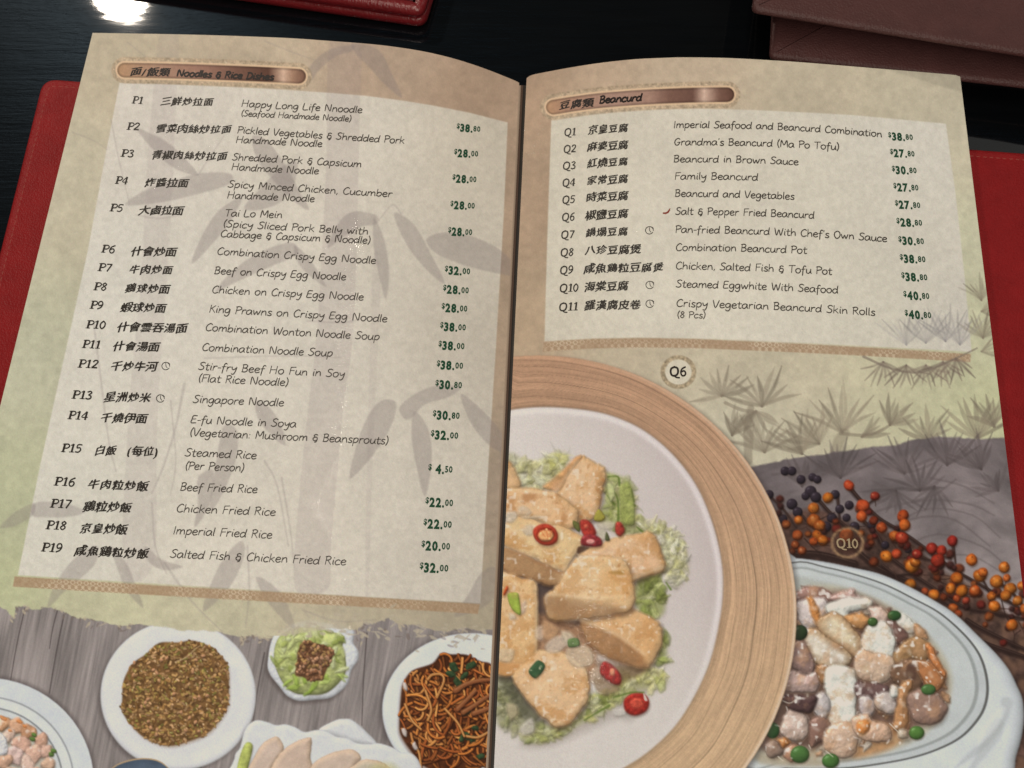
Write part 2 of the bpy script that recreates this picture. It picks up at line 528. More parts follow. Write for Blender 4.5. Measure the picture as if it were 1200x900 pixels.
# grey timber in the lower picture, with its torn upper edge
zl = zz(0, 660, 3.75); zr = zz(280, 660, 3.75)
edge = zl(-480, 190, 0, 190, 30, 205, 60, 240, 70, 195, 110, 190, 150, 205, 200, 195, 280, 212, 330, 240, 400, 250, 480, 265, 540, 272, 600, 268, 800, 300, 960, 305, 1060, 322) + \
       zr(20, 330, 60, 318, 100, 330, 160, 330, 340, 300, 470, 290, 520, 300, 555, 255, 590, 262, 660, 240, 720, 275, 790, 270, 860, 295, 930, 300, 1000, 285, 1060, 300, 1125, 290)
PARCH = A.C.copy()
WOOD = edge + [(590, 985), (-130, 985)]
s = A.blk(WOOD, 3); X, Y = A.X[s], A.Y[s]
d = sdf(X, Y, np.array(WOOD, float)) + 5 * (fbm(X, Y, 9, 21, 4) - .5)
Xs = X + Y * .19
gr = fbm(Xs, Y, 3.2, 31, 4, 1.0, .045)
g2 = fbm(Xs, Y, 26, 37, 3, 1.0, .25)
DW = np.full(A.X.shape, 99.0); DW[s] = d
c = np.array([136, 127, 122.]) * (1 + .20 * (gr - .5) * 2 + .14 * (g2 - .5) * 2)[..., None]
A.put(s, np.clip(.5 - d / 1.5, 0, 1), c)
I = A.ID[s]; I[(d < 0) & (I == 0)] = 4
for x0, y0, x1, y1 in ((29, 713, 12, 800), (75, 721, 58, 812), (67, 716, 58, 760), (310, 765, 296, 850), (540, 760, 528, 800), (430, 742, 424, 850), (236, 890, 234, 960)):
    A.stroke([(x0, y0), ((x0 + x1) / 2 - 1, (y0 + y1) / 2), (x1, y1)], 1.6, 1.1, (72, 64, 62), .75, .6)
# flecks at the torn edge
r = np.random.default_rng(3)
for i in range(150):
    k = r.integers(2, len(edge) - 1); t = r.random()
    x = edge[k][0] * (1 - t) + edge[k + 1][0] * t if k + 1 < len(edge) else edge[k][0]
    y = edge[k][1] * (1 - t) + edge[k + 1][1] * t if k + 1 < len(edge) else edge[k][1]
    big = 18 if x > 400 else 8
    y += r.normal(0, big * .55)
    if y < 700: continue
    up = r.random() < .5
    A.fill(blob(x, y, 1.5 + 3 * r.random(), .8 + 1.1 * r.random(), r.random() * 3, 6, .4, r), (176, 162, 138) if up else (120, 108, 100), .8, .7, n=2)

# --- round plate of fried rice
_a = np.linspace(0, 2 * math.pi, 40, endpoint=False)
PL = np.stack([208.8 + 91 * np.cos(_a), 815 + 87.5 * np.sin(_a)], -1)
A.fill(np.array(PL) + (-2.5, 3), (66, 58, 56), .55, 5)
A.lump(PL, (207, 206, 204), rad=7, amb=.80, dif=.24, tex=.025, ts=18, shadow=None, soft=.9, L=(-.2, -.35, .9), id=6)
A.fill(np.stack([209 + 71 * np.cos(_a), 815 + 67 * np.sin(_a)], -1), (190, 188, 187), .35, 7, n=0)
A.fill(np.stack([210 + 67 * np.cos(_a), 816.5 + 63 * np.sin(_a)], -1), (212, 211, 208), .55, 5, n=0)
RICE = zl(700, 350, 640, 400, 585, 440, 545, 510, 537, 590, 540, 655, 580, 715, 640, 770, 740, 803, 840, 780, 915, 745, 965, 690, 1000, 630, 1006, 550, 1000, 450, 960, 395, 930, 368, 850, 340, 780, 348)
A.fill(np.array(RICE) + (1.5, 2.5), (150, 130, 110), .6, 3)
A.fill(RICE, (112, 82, 50), 1, 1.5, tex=.35, ts=5, id=6)
r = np.random.default_rng(11)
pal = [(140, 104, 60), (164, 124, 76), (116, 84, 46), (156, 132, 72), (184, 146, 104), (132, 122, 62), (98, 70, 42), (150, 114, 76), (172, 136, 86)]
for x, y in inside(smooth(RICE), 1250, r):
    a = r.random() * math.pi; l = .8 + 1.7 * r.random() ** 2
    c = np.array(pal[r.integers(len(pal))]) * (.78 + .42 * r.random())
    dx, dy = math.cos(a) * l, math.sin(a) * l * .8
    A.stroke([(x - dx + .5, y - dy + .9), (x + dx + .5, y + dy + .9)], 2, 1.8, (62, 40, 24), .5, .6, n=0)
    A.stroke([(x - dx, y - dy), (x + dx, y + dy)], 2.5, 2.0, c, .95, .7, n=0)
    if r.random() < .12: A.stroke([(x - dx * .5 - .4, y - dy * .5 - .5), (x, y - .5)], .8, .7, (226, 206, 170), .7, .5, n=0)
for x, y in inside(smooth(RICE), 28, r):
    A.lump(blob(x, y, 2.4, 1.7, r.random() * 3, 7, .2, r), (186, 138, 100), rad=2, shadow=(.6, 1, .4, 1), soft=.6, n=3)
A.stroke(zl(770, 435, 820, 412, 860, 375, 890, 358), 1.3, .8, (190, 160, 120), .8)

# --- pot of prawns at the lower left
pc = zl(-70, 960)[0]
for rr, col, al in ((132, (70, 62, 60), .5), (128.5, (200, 203, 204), 1), (106, (150, 152, 150), 1), (104, (206, 208, 207), 1), (93, (128, 130, 128), 1), (91, (198, 200, 197), 1), (84, (140, 142, 138), 1), (82.3, (204, 204, 198), 1), (76, (186, 180, 164), 1)):
    a = np.linspace(0, 2 * math.pi, 60, endpoint=False)
    P = np.stack([pc[0] + rr * np.cos(a) * (1.0), pc[1] + rr * np.sin(a) * .95], -1)
    A.fill(P, col, al, 1.0 if al == 1 else 4, n=0, id=5 if 100 < rr < 130 else None, tex=.04, ts=14)
r = np.random.default_rng(5)
PR = [(5, 848, 9, 7, (196, 150, 112)), (20, 851, 10, 8, (204, 160, 128)), (33, 858, 9, 9, (184, 138, 104)), (10, 862, 9, 7, (206, 178, 158)), (0, 872, 13, 10, (208, 206, 204)), (25, 872, 11, 9, (200, 160, 138)),
      (48, 868, 10, 8, (190, 150, 126)), (18, 886, 11, 9, (206, 178, 166)), (40, 884, 12, 10, (202, 164, 142)), (55, 880, 8, 8, (196, 160, 140)), (5, 893, 11, 8, (194, 156, 130)), (32, 897, 12, 8, (206, 176, 158)), (56, 896, 9, 8, (200, 166, 140)), (48, 908, 12, 8, (196, 150, 120)), (15, 910, 12, 9, (200, 160, 130))]
for x, y, a_, b_, c in PR:
    A.lump(blob(x, y, a_, b_, r.random() * 3, 9, .16, r), c, rad=6, bumpy=.35, bs=5, tex=.14, ts=5, wet=.5, rough=(1.6, 7), soft=1.2, shadow=(.5, 2, .4, 2.5))
for x, y in ((40, 861), (60, 884), (38, 866), (63, 880)):
    A.lump(blob(x, y, 3.4, 2.6, .4, 7, .2, r), (92, 118, 58), rad=3, shadow=(.5, 1, .3, 1))
for x, y, w in ((4, 842, 5), (23, 846, 4), (29, 851, 3), (12, 856, 3)):
    A.lump(blob(x, y, w, w * .6, .5, 7, .2, r), (206, 128, 72), rad=3, shadow=None, alpha=.8)

# --- rim of a blue bowl
BB = zl(480, 935, 505, 890, 570, 864, 640, 856, 700, 868, 745, 905, 770, 960, 620, 1000)
A.fill(BB, (178, 150, 112), 1, .7, id=10)
A.fill(np.array(BB) * [1, 1] + (0, 1.6), (72, 84, 98), 1, .8, tex=.12, ts=12, id=10)
A.fill(np.array(BB) + (2, 6), (88, 100, 114), .55, 4)

# --- lettuce cup
LB = zr(150, 325, 128, 420, 132, 480, 180, 545, 215, 585, 265, 605, 330, 600, 400, 592, 450, 560, 480, 525, 495, 470, 524, 425, 524, 385, 503, 350, 508, 305, 480, 275, 420, 268, 300, 250, 210, 280)
A.fill(np.array(LB) + (-2, 3.5), (72, 62, 58), .6, 4)
A.lump(LB, (206, 207, 207), rad=6, amb=.68, dif=.38, tex=.04, ts=9, shadow=None, bumpy=.35, bs=9, id=7)
LG = zr(165, 345, 155, 430, 190, 520, 240, 568, 300, 578, 370, 575, 420, 545, 465, 490, 470, 430, 455, 370, 460, 320, 400, 300, 300, 280, 210, 300)
A.lump(LG, (170, 176, 112), rad=14, amb=.62, dif=.5, tex=.24, ts=9, shadow=(0, 1, .3, 2), bumpy=.5, bs=9)
r = np.random.default_rng(8)
for x, y in inside(smooth(LG), 70, r):
    c = [(186, 192, 128), (156, 166, 88), (140, 152, 74), (198, 202, 156)][r.integers(4)]
    if y > 790: c = [(152, 176, 76), (134, 160, 62), (174, 192, 104)][r.integers(3)]
    A.lump(blob(x, y, 5 + 4 * r.random(), 2 + 2 * r.random(), r.random() * 3, 7, .3, r), c, rad=3, tex=.15, shadow=(.5, 1, .2, 1.5), alpha=.7, soft=1.2)
MT = zr(285, 345, 330, 350, 380, 362, 415, 385, 405, 430, 385, 470, 365, 512, 320, 515, 280, 500, 248, 490, 255, 430, 258, 390)
A.fill(MT, (98, 66, 44), 1, 1.5, tex=.3, ts=4)
for x, y in inside(smooth(MT), 150, r):
    c = np.array([(140, 100, 72), (164, 124, 94), (118, 80, 56), (152, 118, 74)][r.integers(4)]) * (.85 + .3 * r.random())
    A.lump(blob(x, y, 1.6 + 1.6 * r.random(), 1.2 + r.random(), r.random() * 3, 7, .25, r), c, rad=2, shadow=(.5, .9, .45, 1), soft=.6, n=3)
A.fill(zr(-40, 260, 200, 300, 260, 250, 330, 320, 400, 270, 460, 300, 500, 260, 380, 215, 200, 215), (190, 184, 158), .55, 7, tex=.1)

# --- plate of dark noodles
NP = np.stack([552.5 + 104.5 * np.cos(_a), 832 + 90 * np.sin(_a)], -1)
A.fill(np.array(NP) + (-3, 1), (66, 58, 58), .65, 6)
A.lump(NP, (206, 208, 208), rad=7, amb=.80, dif=.24, tex=.03, ts=18, shadow=None, L=(-.2, -.35, .9), id=8)
ND = zr(890, 395, 930, 400, 1000, 402, 1060, 430, 1110, 445, 1160, 520, 1160, 860, 1060, 890, 990, 915, 900, 918, 820, 895, 760, 830, 712, 755, 706, 690, 715, 560, 728, 515, 765, 470, 850, 440)
A.fill(np.array(ND) + (-1.5, 2.5), (120, 96, 80), .7, 3)
A.fill(ND, (76, 42, 24), 1, 1.6, tex=.4, ts=7)
r = np.random.default_rng(21)
P0 = inside(smooth(ND), 330, r)
for i, (x, y) in enumerate(P0):
    a = r.normal(1.25, .75); L = 12 + 20 * r.random(); k = r.normal(0, .075)
    pts = []
    for j in range(7):
        pts.append((x, y)); x += math.cos(a) * L / 6; y += math.sin(a) * L / 6; a += k * L / 6
    pts = np.array(pts)
    if (sdf(pts[:, 0], pts[:, 1], np.array(ND, float)) > 2.5).any(): continue
    sh = .62 + .5 * i / len(P0) + .16 * r.random()
    c = np.array([(150, 88, 40), (164, 100, 48), (132, 74, 36), (176, 116, 62), (124, 66, 32)][r.integers(5)]) * sh
    w = 2.2 + .7 * r.random()
    A.stroke(pts + (.7, 1.0), w + 1, w + .6, (48, 24, 14), .75, .7, n=2)
    A.stroke(pts, w, w * .9, c, 1, .55, n=2)
    A.stroke(pts + (-.35, -.4), .8, .6, np.minimum(c * 1.45 + 12, 255), .55, .5, n=2)
for x, y, a_, b_, an in ((532, 782, 7, 4, 1), (528, 790, 6, 3.5, .2), (552, 780, 6, 4, -.6), (537, 800, 8, 4, 1), (545, 792, 6, 3, -.7), (547, 834, 6, 3.4, -.3), (545, 862, 6, 4, .6), (553, 866, 4.5, 4, 1.2), (557, 853, 4.5, 3, .3), (563, 886, 5, 3.4, -.3), (541, 866, 3, 4, 0)):
    A.lump(blob(x, y, a_, b_, an, 9, .25, r), (52, 70, 44), rad=4, tex=.3, ts=3, bumpy=.3, bs=3, shadow=(.5, 1.2, .5, 1.5))
for p in (zr(950, 560, 1000, 530, 1060, 515, 1110, 512), zr(960, 640, 1010, 590, 1040, 560), zr(985, 655, 1040, 620, 1100, 580), zr(1030, 660, 1090, 640, 1115, 632)):
    A.stroke(np.array(p) + (.5, 2), 6, 4, (50, 26, 18), .7, 1)
    A.stroke(p, 5.4, 3.2, (134, 80, 48), 1, .9)
    A.stroke(np.array(p) + (0, -1), 1.6, 1, (172, 118, 78), .7, .8)
for p in (zr(730, 620, 760, 690, 800, 730), zr(820, 560, 845, 640, 830, 690), zr(1000, 760, 1050, 765, 1100, 740), zr(905, 640, 960, 700, 990, 760), zr(760, 790, 790, 830, 800, 900), zr(830, 510, 850, 490, 890, 490, 900, 520, 870, 590)):
    A.stroke(np.array(p) + (.7, 1.2), 3.6, 3.2, (48, 24, 14), .7, .7)
    A.stroke(p, 2.9, 2.5, (178, 118, 60), 1, .6)
    A.stroke(np.array(p) + (-.3, -.5), .9, .8, (216, 170, 116), .7, .5)
for x, y in ((486, 874), (474, 858), (475, 805)):
    A.lump(blob(x, y, 2.6, 5, -.4, 8, .2, r), (192, 178, 168), rad=3, shadow=(.5, 1, .4, 1))
for x, y in ((519, 748), (533, 752), (549, 749), (528, 757), (508, 747)):
    A.fill(blob(x, y, 4, 1.2, .3, 6, .3, r), (150, 140, 132), .7, .8)

# --- scalloped dish with pale slices and a napkin-shaped plate behind
A.lump(zr(350, 735, 420, 692, 460, 684, 500, 690, 560, 740, 610, 800, 540, 800, 440, 770), (204, 204, 202), rad=8, amb=.66, dif=.42, tex=.04, shadow=(-1, 3, .5, 4), id=9)
SC = zr(-20, 860, 5, 810, 22, 745, 45, 708, 80, 690, 125, 698, 165, 712, 205, 708, 250, 722, 290, 742, 340, 733, 385, 738, 430, 762, 480, 770, 520, 790, 570, 795, 620, 792, 680, 812, 715, 832, 760, 838, 790, 870, 810, 940, 780, 1010, 0, 1010)
A.fill(np.array(SC) + (-1, 3), (62, 55, 54), .5, 5)
A.lump(SC, (209, 209, 207), rad=7, amb=.76, dif=.28, tex=.04, ts=10, shadow=None, id=9)
A.lump(zr(0, 860, 30, 790, 60, 800, 50, 860, 30, 920, -10, 940), (170, 176, 96), rad=6, tex=.2, shadow=(1, 1, .3, 2))
for P, c in ((zr(40, 930, 70, 850, 110, 790, 165, 762, 190, 790, 195, 830, 150, 900, 130, 960), (200, 178, 160)), (zr(130, 930, 170, 850, 230, 795, 310, 765, 320, 800, 315, 860, 320, 960, 140, 980), (198, 174, 154)),
             (zr(300, 930, 340, 870, 420, 830, 500, 818, 535, 850, 520, 880, 450, 960, 310, 980), (200, 178, 158)), (zr(440, 960, 500, 890, 560, 862, 640, 880, 690, 960), (196, 184, 160))):
    A.lump(P, c, rad=7, amb=.66, dif=.4, tex=.06, ts=10, shadow=(-1, 2, .4, 3), rim=(206, 178, 150), rough=(1.0, 8), bumpy=.12, bs=7)
A.fill(zr(560, 960, 590, 890, 680, 880, 720, 960), (178, 172, 110), .5, 6, tex=.2)
# the torn parchment lies over the tops of the dishes
m = np.clip(.5 + (DW - 1.0) / 2.4, 0, 1) * (A.Y < 745) * (A.Y > 690) * (A.ID != 3) * (A.ID != 2)
hz = np.clip(1 - np.hypot((A.X - 372) / 46, (A.Y - 742) / 26), 0, 1)      # the lettuce cup half shows through
m = m * (1 - .6 * hz)
A.C = A.C * (1 - m[..., None]) + PARCH * m[..., None]
A.ID[(m > .6) & (A.ID >= 4)] = 0
for i in range(70):
    x = 300 + 280 * r.random(); y = np.interp(x, [300, 424, 467, 520, 578], [742, 736, 738, 744, 742]) + r.normal(0, 9)
    A.fill(blob(x, y, 2 + 4 * r.random(), .8 + 1.2 * r.random(), r.normal(.2, .6), 7, .45, r), (178, 166, 144), .75, .8, n=2)
ART_L = A
# ------------------------------------------------------------------ right page art
RTOP = [(617.2, 91.3), (625, 87.5), (650, 82.5), (675, 78), (700, 74.2), (725, 71.2), (750, 69), (775, 67.9), (800, 67.2), (850, 67.9), (900, 70.4), (945, 73.4), (1030, 80.4), (1086, 85), (1125, 88.4)]
GX, GY = page_grid(RTOP, (float(line_x(960)) + 2.2, 960), (1125 + .1226 * (960 - 88.4), 960), 690, 900)
A = Art(GX, GY)
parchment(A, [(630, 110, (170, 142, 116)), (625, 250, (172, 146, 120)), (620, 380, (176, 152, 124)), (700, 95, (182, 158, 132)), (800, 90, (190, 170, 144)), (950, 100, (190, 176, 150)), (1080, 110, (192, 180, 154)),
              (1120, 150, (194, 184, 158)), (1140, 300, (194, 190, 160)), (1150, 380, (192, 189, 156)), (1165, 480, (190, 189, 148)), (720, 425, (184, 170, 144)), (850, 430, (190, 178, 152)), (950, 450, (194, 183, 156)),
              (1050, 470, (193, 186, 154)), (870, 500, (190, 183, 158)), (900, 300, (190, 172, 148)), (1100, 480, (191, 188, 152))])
PANEL_R = [(646, 139), (672, 135), (700, 131.5), (730, 129), (760, 128), (820, 127.3), (880, 128.8), (950, 132), (1001.6, 135), (1050, 139.5), (1108.5, 145), (1120, 228), (1130.7, 327), (1138.7, 412.5),
           (1080, 409), (1013, 405.5), (945, 402), (880, 399), (815, 396.5), (750, 395.5), (695, 396.5), (638, 400), (641, 290)]
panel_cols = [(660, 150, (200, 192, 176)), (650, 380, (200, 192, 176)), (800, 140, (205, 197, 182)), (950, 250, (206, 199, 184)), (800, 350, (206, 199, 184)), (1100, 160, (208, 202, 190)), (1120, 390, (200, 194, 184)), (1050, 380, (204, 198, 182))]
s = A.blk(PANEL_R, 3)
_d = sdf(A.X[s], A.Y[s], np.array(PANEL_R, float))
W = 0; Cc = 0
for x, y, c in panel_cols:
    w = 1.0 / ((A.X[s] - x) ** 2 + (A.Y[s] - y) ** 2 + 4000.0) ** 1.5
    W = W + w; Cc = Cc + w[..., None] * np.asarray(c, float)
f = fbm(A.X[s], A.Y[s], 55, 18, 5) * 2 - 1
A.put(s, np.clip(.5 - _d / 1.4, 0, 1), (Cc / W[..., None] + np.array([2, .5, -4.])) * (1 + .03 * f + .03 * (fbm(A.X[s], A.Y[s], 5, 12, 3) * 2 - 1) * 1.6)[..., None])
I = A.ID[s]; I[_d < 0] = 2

# brush-drawn pines
INK = (128, 116, 98)
spray(A, 1150, 352, 30, 40, 150, 9, INK, .5, 2.6, 1)
spray(A, 1150, 365, 26, -30, 60, 6, INK, .5, 2.6, 2)
spray(A, 1152, 396, 34, 20, 160, 10, INK, .6, 2.8, 3)
spray(A, 1150, 412, 30, -30, 60, 5, INK, .55, 2.6, 4)
for i, (x, y) in enumerate(((1062, 404), (1085, 402), (1108, 400), (1125, 404))):
    spray(A, x, y, 42, 35, 150, 10, (150, 144, 140), .4, 2.6, 10 + i)
strip_pattern(A, [(637, 401.5), (660, 399.3), (695, 397.3), (750, 396.3), (815, 397.3), (880, 400.3), (945, 403.3), (1013, 407), (1080, 411), (1138, 415)],
              [(636, 412.5), (660, 410.5), (695, 408.3), (750, 407.3), (815, 408), (880, 410.7), (945, 413.5), (1013, 417), (1080, 421), (1137, 424.5)], (150, 120, 92), (198, 177, 148), 3, 9)
for i, (x, y) in enumerate(((1035, 424), (1062, 428), (1085, 428), (1105, 424), (1120, 420))):
    spray(A, x, y, 32, 195, 345, 8, (120, 104, 92), .6, 2.6, 20 + i)
A.stroke([(1012, 418), (1045, 432), (1080, 436), (1120, 420), (1145, 408)], 3, 2, (118, 104, 92), .6)
for i, (x, y, R, a0, a1, n) in enumerate(((846, 464, 34, 0, 200, 12), (893, 476, 40, 10, 180, 12), (886, 482, 34, 190, 350, 8), (987, 507, 56, 30, 160, 13), (960, 520, 40, 60, 200, 9), (1043, 498, 32, 0, 120, 8),
                                          (1088, 516, 36, 20, 170, 11), (1146, 514, 44, 20, 165, 12), (1165, 500, 34, 60, 160, 8), (896, 530, 40, 20, 170, 12), (940, 532, 40, 50, 170, 10), (858, 510, 30, 20, 120, 8), (1010, 512, 30, 0, 60, 5))):
    spray(A, x, y, R * 1.22, a0, a1, min(n, 9), INK, .56, 4.8, 40 + i)

A.stroke([(880, 478), (876, 500), (877, 540)], 8, 10, INK, .5, 1)
A.stroke([(990, 508), (982, 520), (976, 552)], 12, 14, INK, .45, 1.4)
A.stroke([(850, 472), (868, 480), (882, 482)], 4, 4, INK, .5)
A.stroke([(985, 508), (1010, 510), (1030, 506), (1043, 498)], 4, 3, INK, .55)
# banner
banner(A, [(648.5, 125.6), (672, 121.8), (700, 118.2), (740, 114.8), (780, 112.6), (820, 111.3), (852, 111)], 1,
       [(0, (180, 140, 106)), (.12, (168, 130, 106)), (.35, (166, 132, 114)), (.55, (160, 126, 108)), (.66, (120, 88, 74)), (.78, (108, 78, 66)), (.84, (206, 174, 152)), (.92, (120, 88, 74)), (1, (96, 66, 54))])

# --- dark wash hill
HILL = [(878, 548), (930, 537), (975, 530), (1010, 526), (1050, 521), (1070, 516), (1100, 512), (1190, 514), (1270, 960), (860, 960)]
s = A.blk(HILL, 2); X, Y = A.X[s], A.Y[s]
d = sdf(X, Y, np.array(HILL, float))
q = np.clip((Y - 520) / 200 + (X - 1050) / 500, 0, 1)[..., None]
c = np.array([108, 98, 97.]) * (1 - q) + np.array([144, 133, 130.]) * q
wv = fbm(X + 60 * fbm(X, Y, 90, 61, 2), Y + 50 * fbm(X, Y, 70, 64, 2), 22, 66, 4, .5, 1.0)
c = c * (1 + .20 * (fbm(X, Y, 46, 51, 4) * 2 - 1) + .22 * (wv * 2 - 1))[..., None]
A.put(s, np.clip(.5 - (d + 5 * (fbm(X, Y, 12, 53, 3) - .5)) / 2.6, 0, 1), c)
I = A.ID[s]; I[d < 0] = 7
HK = (84, 74, 72)
for i, (x, y, R, a0, a1, n) in enumerate(((985, 560, 46, 20, 160, 10), (1060, 555, 44, 10, 170, 14), (1078, 575, 40, 0, 180, 12), (1050, 575, 38, 150, 340, 9), (1110, 545, 46, 20, 150, 11), (1150, 550, 40, 60, 170, 9), (1170, 575, 30, 60, 200, 8), (1095, 570, 34, 180, 330, 7), (940, 570, 34, 20, 150, 7))):
    spray(A, x, y, R * 1.1, a0, a1, min(n, 10), HK, .5, 4.2, 70 + i)

for P, w in (([(1025, 600), (1060, 590), (1100, 586), (1140, 592), (1165, 604)], 3), ([(1030, 622), (1080, 606), (1120, 610), (1160, 640)], 3.2), ([(1060, 640), (1100, 626), (1150, 640), (1180, 664)], 2.6), ([(1090, 560), (1130, 570), (1165, 590)], 2.4),
             ([(1070, 588), (1095, 580), (1120, 562)], 4), ([(1050, 612), (1090, 596), (1140, 604), (1172, 630)], 2), ([(1100, 650), (1140, 652), (1176, 672)], 2), ([(905, 556), (960, 552), (1010, 548)], 3)):
    A.stroke(P, w, w * .5, (92, 82, 80), .5, 1.2)
# --- brown stems and cloth under the berries
zb = zz(880, 500, 3.75); zc = zz(880, 660, 3.75)
CL = zb(60, 300, 130, 380, 300, 360, 420, 420, 560, 440, 700, 500, 800, 590, 960, 700, 1090, 790, 1200, 860, 1260, 960, 1300, 1700, 1100, 1700, 400, 700, 150, 620)
s = A.blk(CL, 8); X, Y = A.X[s], A.Y[s]
d = sdf(X, Y, smooth(CL)) + 10 * (fbm(X, Y, 22, 81, 3) - .5)
c = np.array([74, 54, 46.]) * (1 + .55 * (fbm(X, Y, 9, 83, 4) * 2 - 1) + .2 * (fbm(X, Y, 30, 84, 2) * 2 - 1))[..., None]
br = np.clip((fbm(X, Y, 20, 87, 3) - .5) * 5, 0, 1)[..., None] * np.clip((X - 1040) / 60, 0, 1)[..., None]
c = c * (1 - .6 * br) + np.array([120, 88, 66.]) * br * .6
A.put(s, np.clip(.5 - d / 8, 0, 1) * .95, c)
I = A.ID[s]; I[d < 0] = 6
STEM = (48, 34, 30)
for P, w in ((zb(430, 258, 470, 310, 560, 400, 660, 460, 760, 530, 880, 620, 1000, 690, 1120, 760, 1230, 830), 4.2), (zb(500, 420, 560, 480, 600, 560, 700, 640, 820, 720, 930, 790, 1080, 820, 1230, 850), 4), (zb(890, 520, 900, 600), 2),
             (zb(950, 850, 1000, 880, 1100, 930, 1230, 990), 5), (zb(800, 560, 880, 578), 2), (zb(90, 310, 150, 370, 200, 440), 2), (zb(190, 350, 260, 430), 3), (zb(270, 290, 350, 380, 420, 440), 4), (zb(660, 500, 720, 560, 800, 590), 3),
             (zb(380, 300, 390, 400), 3), (zb(540, 320, 500, 350), 2), (zb(440, 520, 560, 620, 700, 680), 6), (zb(1010, 655, 1060, 745), 2), (zb(700, 690, 800, 740, 900, 800), 3), (zb(1080, 680, 1140, 720, 1200, 790), 3),
             (zb(880, 860, 1000, 940, 1200, 1010), 6), (zb(580, 610, 640, 650, 720, 640), 3), (zb(150, 560, 300, 560, 460, 600), 8)):
    A.stroke(np.array(P) + (0, 1.5), w + 1.5, w, (34, 22, 20), .6, 1.4)
    A.stroke(P, w, w * .7, STEM, .95, .8)
    A.stroke(np.array(P) + (-.4, -.8), .9, .6, (96, 74, 64), .5, .6)
DB = (46, 38, 44)
for x, y, r_ in ((150, 195, 20), (180, 195, 20), (220, 232, 20), (270, 222, 18), (292, 232, 18), (262, 285, 26), (285, 310, 24), (240, 305, 18), (370, 298, 20), (432, 345, 20), (180, 340, 24), (205, 375, 22), (80, 298, 20), (390, 362, 20), (355, 400, 22), (330, 440, 24), (140, 405, 20), (420, 400, 18), (530, 430, 20), (690, 540, 16), (590, 520, 18), (455, 440, 22)):
    x, y = 880 + x / 3.75, 500 + y / 3.75
    A.disc(x, y, r_ / 3.75, DB, rad=r_ / 3.75, amb=.5, dif=.7, gloss=.12, shadow=(.5, 1, .4, 1.5), id=6)
BERR = [(155, 430, 22, (150, 84, 42)), (210, 410, 20, (206, 120, 44)), (276, 358, 26, (212, 126, 44)), (338, 312, 25, (220, 132, 42)), (275, 412, 30, (190, 108, 44)), (302, 435, 26, (196, 112, 44)), (205, 478, 25, (176, 92, 44)), (195, 520, 20, (150, 78, 40)), (225, 545, 20, (140, 74, 40)), (180, 550, 18, (128, 66, 38)),
        (290, 478, 24, (206, 116, 40)), (315, 500, 26, (216, 124, 40)), (275, 505, 20, (200, 96, 40)), (430, 258, 25, (196, 78, 42)), (545, 305, 23, (158, 58, 42)), (492, 348, 29, (206, 88, 44)), (487, 395, 27, (206, 98, 44)), (540, 412, 22, (140, 62, 38)), (575, 443, 25, (200, 92, 42)), (668, 392, 28, (204, 90, 40)), (676, 432, 27, (214, 112, 42)),
        (632, 480, 26, (190, 106, 42)), (664, 490, 30, (182, 66, 42)), (420, 478, 34, (190, 100, 46)), (595, 570, 28, (226, 136, 42)), (640, 560, 25, (206, 86, 48)), (710, 612, 34, (226, 140, 42)), (722, 596, 24, (222, 128, 42)), (730, 560, 25, (178, 56, 44)), (795, 535, 26, (168, 52, 40)), (838, 545, 24, (180, 58, 40)), (822, 588, 30, (186, 62, 42)),
        (885, 502, 26, (166, 50, 40)), (970, 585, 27, (222, 122, 40)), (905, 665, 26, (218, 122, 40)), (1005, 655, 31, (220, 130, 40)), (1020, 640, 22, (206, 112, 40)), (878, 712, 26, (222, 130, 40)), (927, 722, 28, (222, 132, 40)), (985, 720, 27, (214, 108, 44)), (905, 755, 18, (196, 90, 44)), (1113, 618, 26, (214, 126, 42)), (1080, 680, 30, (214, 130, 44)), (1125, 665, 18, (200, 106, 44)),
        (1140, 712, 30, (208, 128, 44)), (1120, 742, 26, (204, 124, 44)), (700, 695, 28, (226, 140, 44)), (765, 725, 18, (180, 84, 44)), (803, 740, 28, (224, 134, 42)), (1058, 745, 23, (212, 122, 44)), (1172, 765, 23, (204, 124, 44)), (1070, 790, 28, (222, 130, 42)), (888, 800, 25, (206, 110, 44)), (910, 825, 20, (180, 84, 40)), (945, 765, 18, (150, 62, 44)), (1147, 872, 27, (216, 124, 42)), (1190, 700, 22, (204, 120, 44)), (1205, 800, 24, (196, 112, 44)), (1030, 870, 12, (150, 80, 44))]
q = np.random.default_rng(31)
PATH = smooth(zb(120, 430, 260, 470, 400, 480, 560, 510, 680, 600, 800, 650, 900, 720, 1040, 770, 1180, 830, 1260, 880), 8, False)
for i in range(46):              # fine twigs through the spray
    p = PATH[q.integers(len(PATH))] + q.normal(0, 9, 2); a = q.normal(.55, .7); l = 10 + 22 * q.random()
    e = p + l * np.array([math.cos(a), math.sin(a)])
    A.stroke([p, (p + e) / 2 + q.normal(0, 2, 2), e], 1.6, .8, np.array([58, 40, 34]) * (.7 + .6 * q.random()), .8, .7)
EXTRA = []
for i in range(74):
    p = PATH[q.integers(len(PATH))] + q.normal(0, 1, 2) * (10, 13) - (0, 5)
    EXTRA.append((p[0], p[1], 3 + 2.6 * q.random(), [(112, 52, 34), (138, 66, 36), (92, 44, 36), (150, 84, 40), (70, 40, 38), (124, 44, 36)][q.integers(6)]))
ALL = EXTRA + [(880 + x / 3.75, 500 + y / 3.75, r_ / 3.75 * .95, c) for x, y, r_, c in BERR]
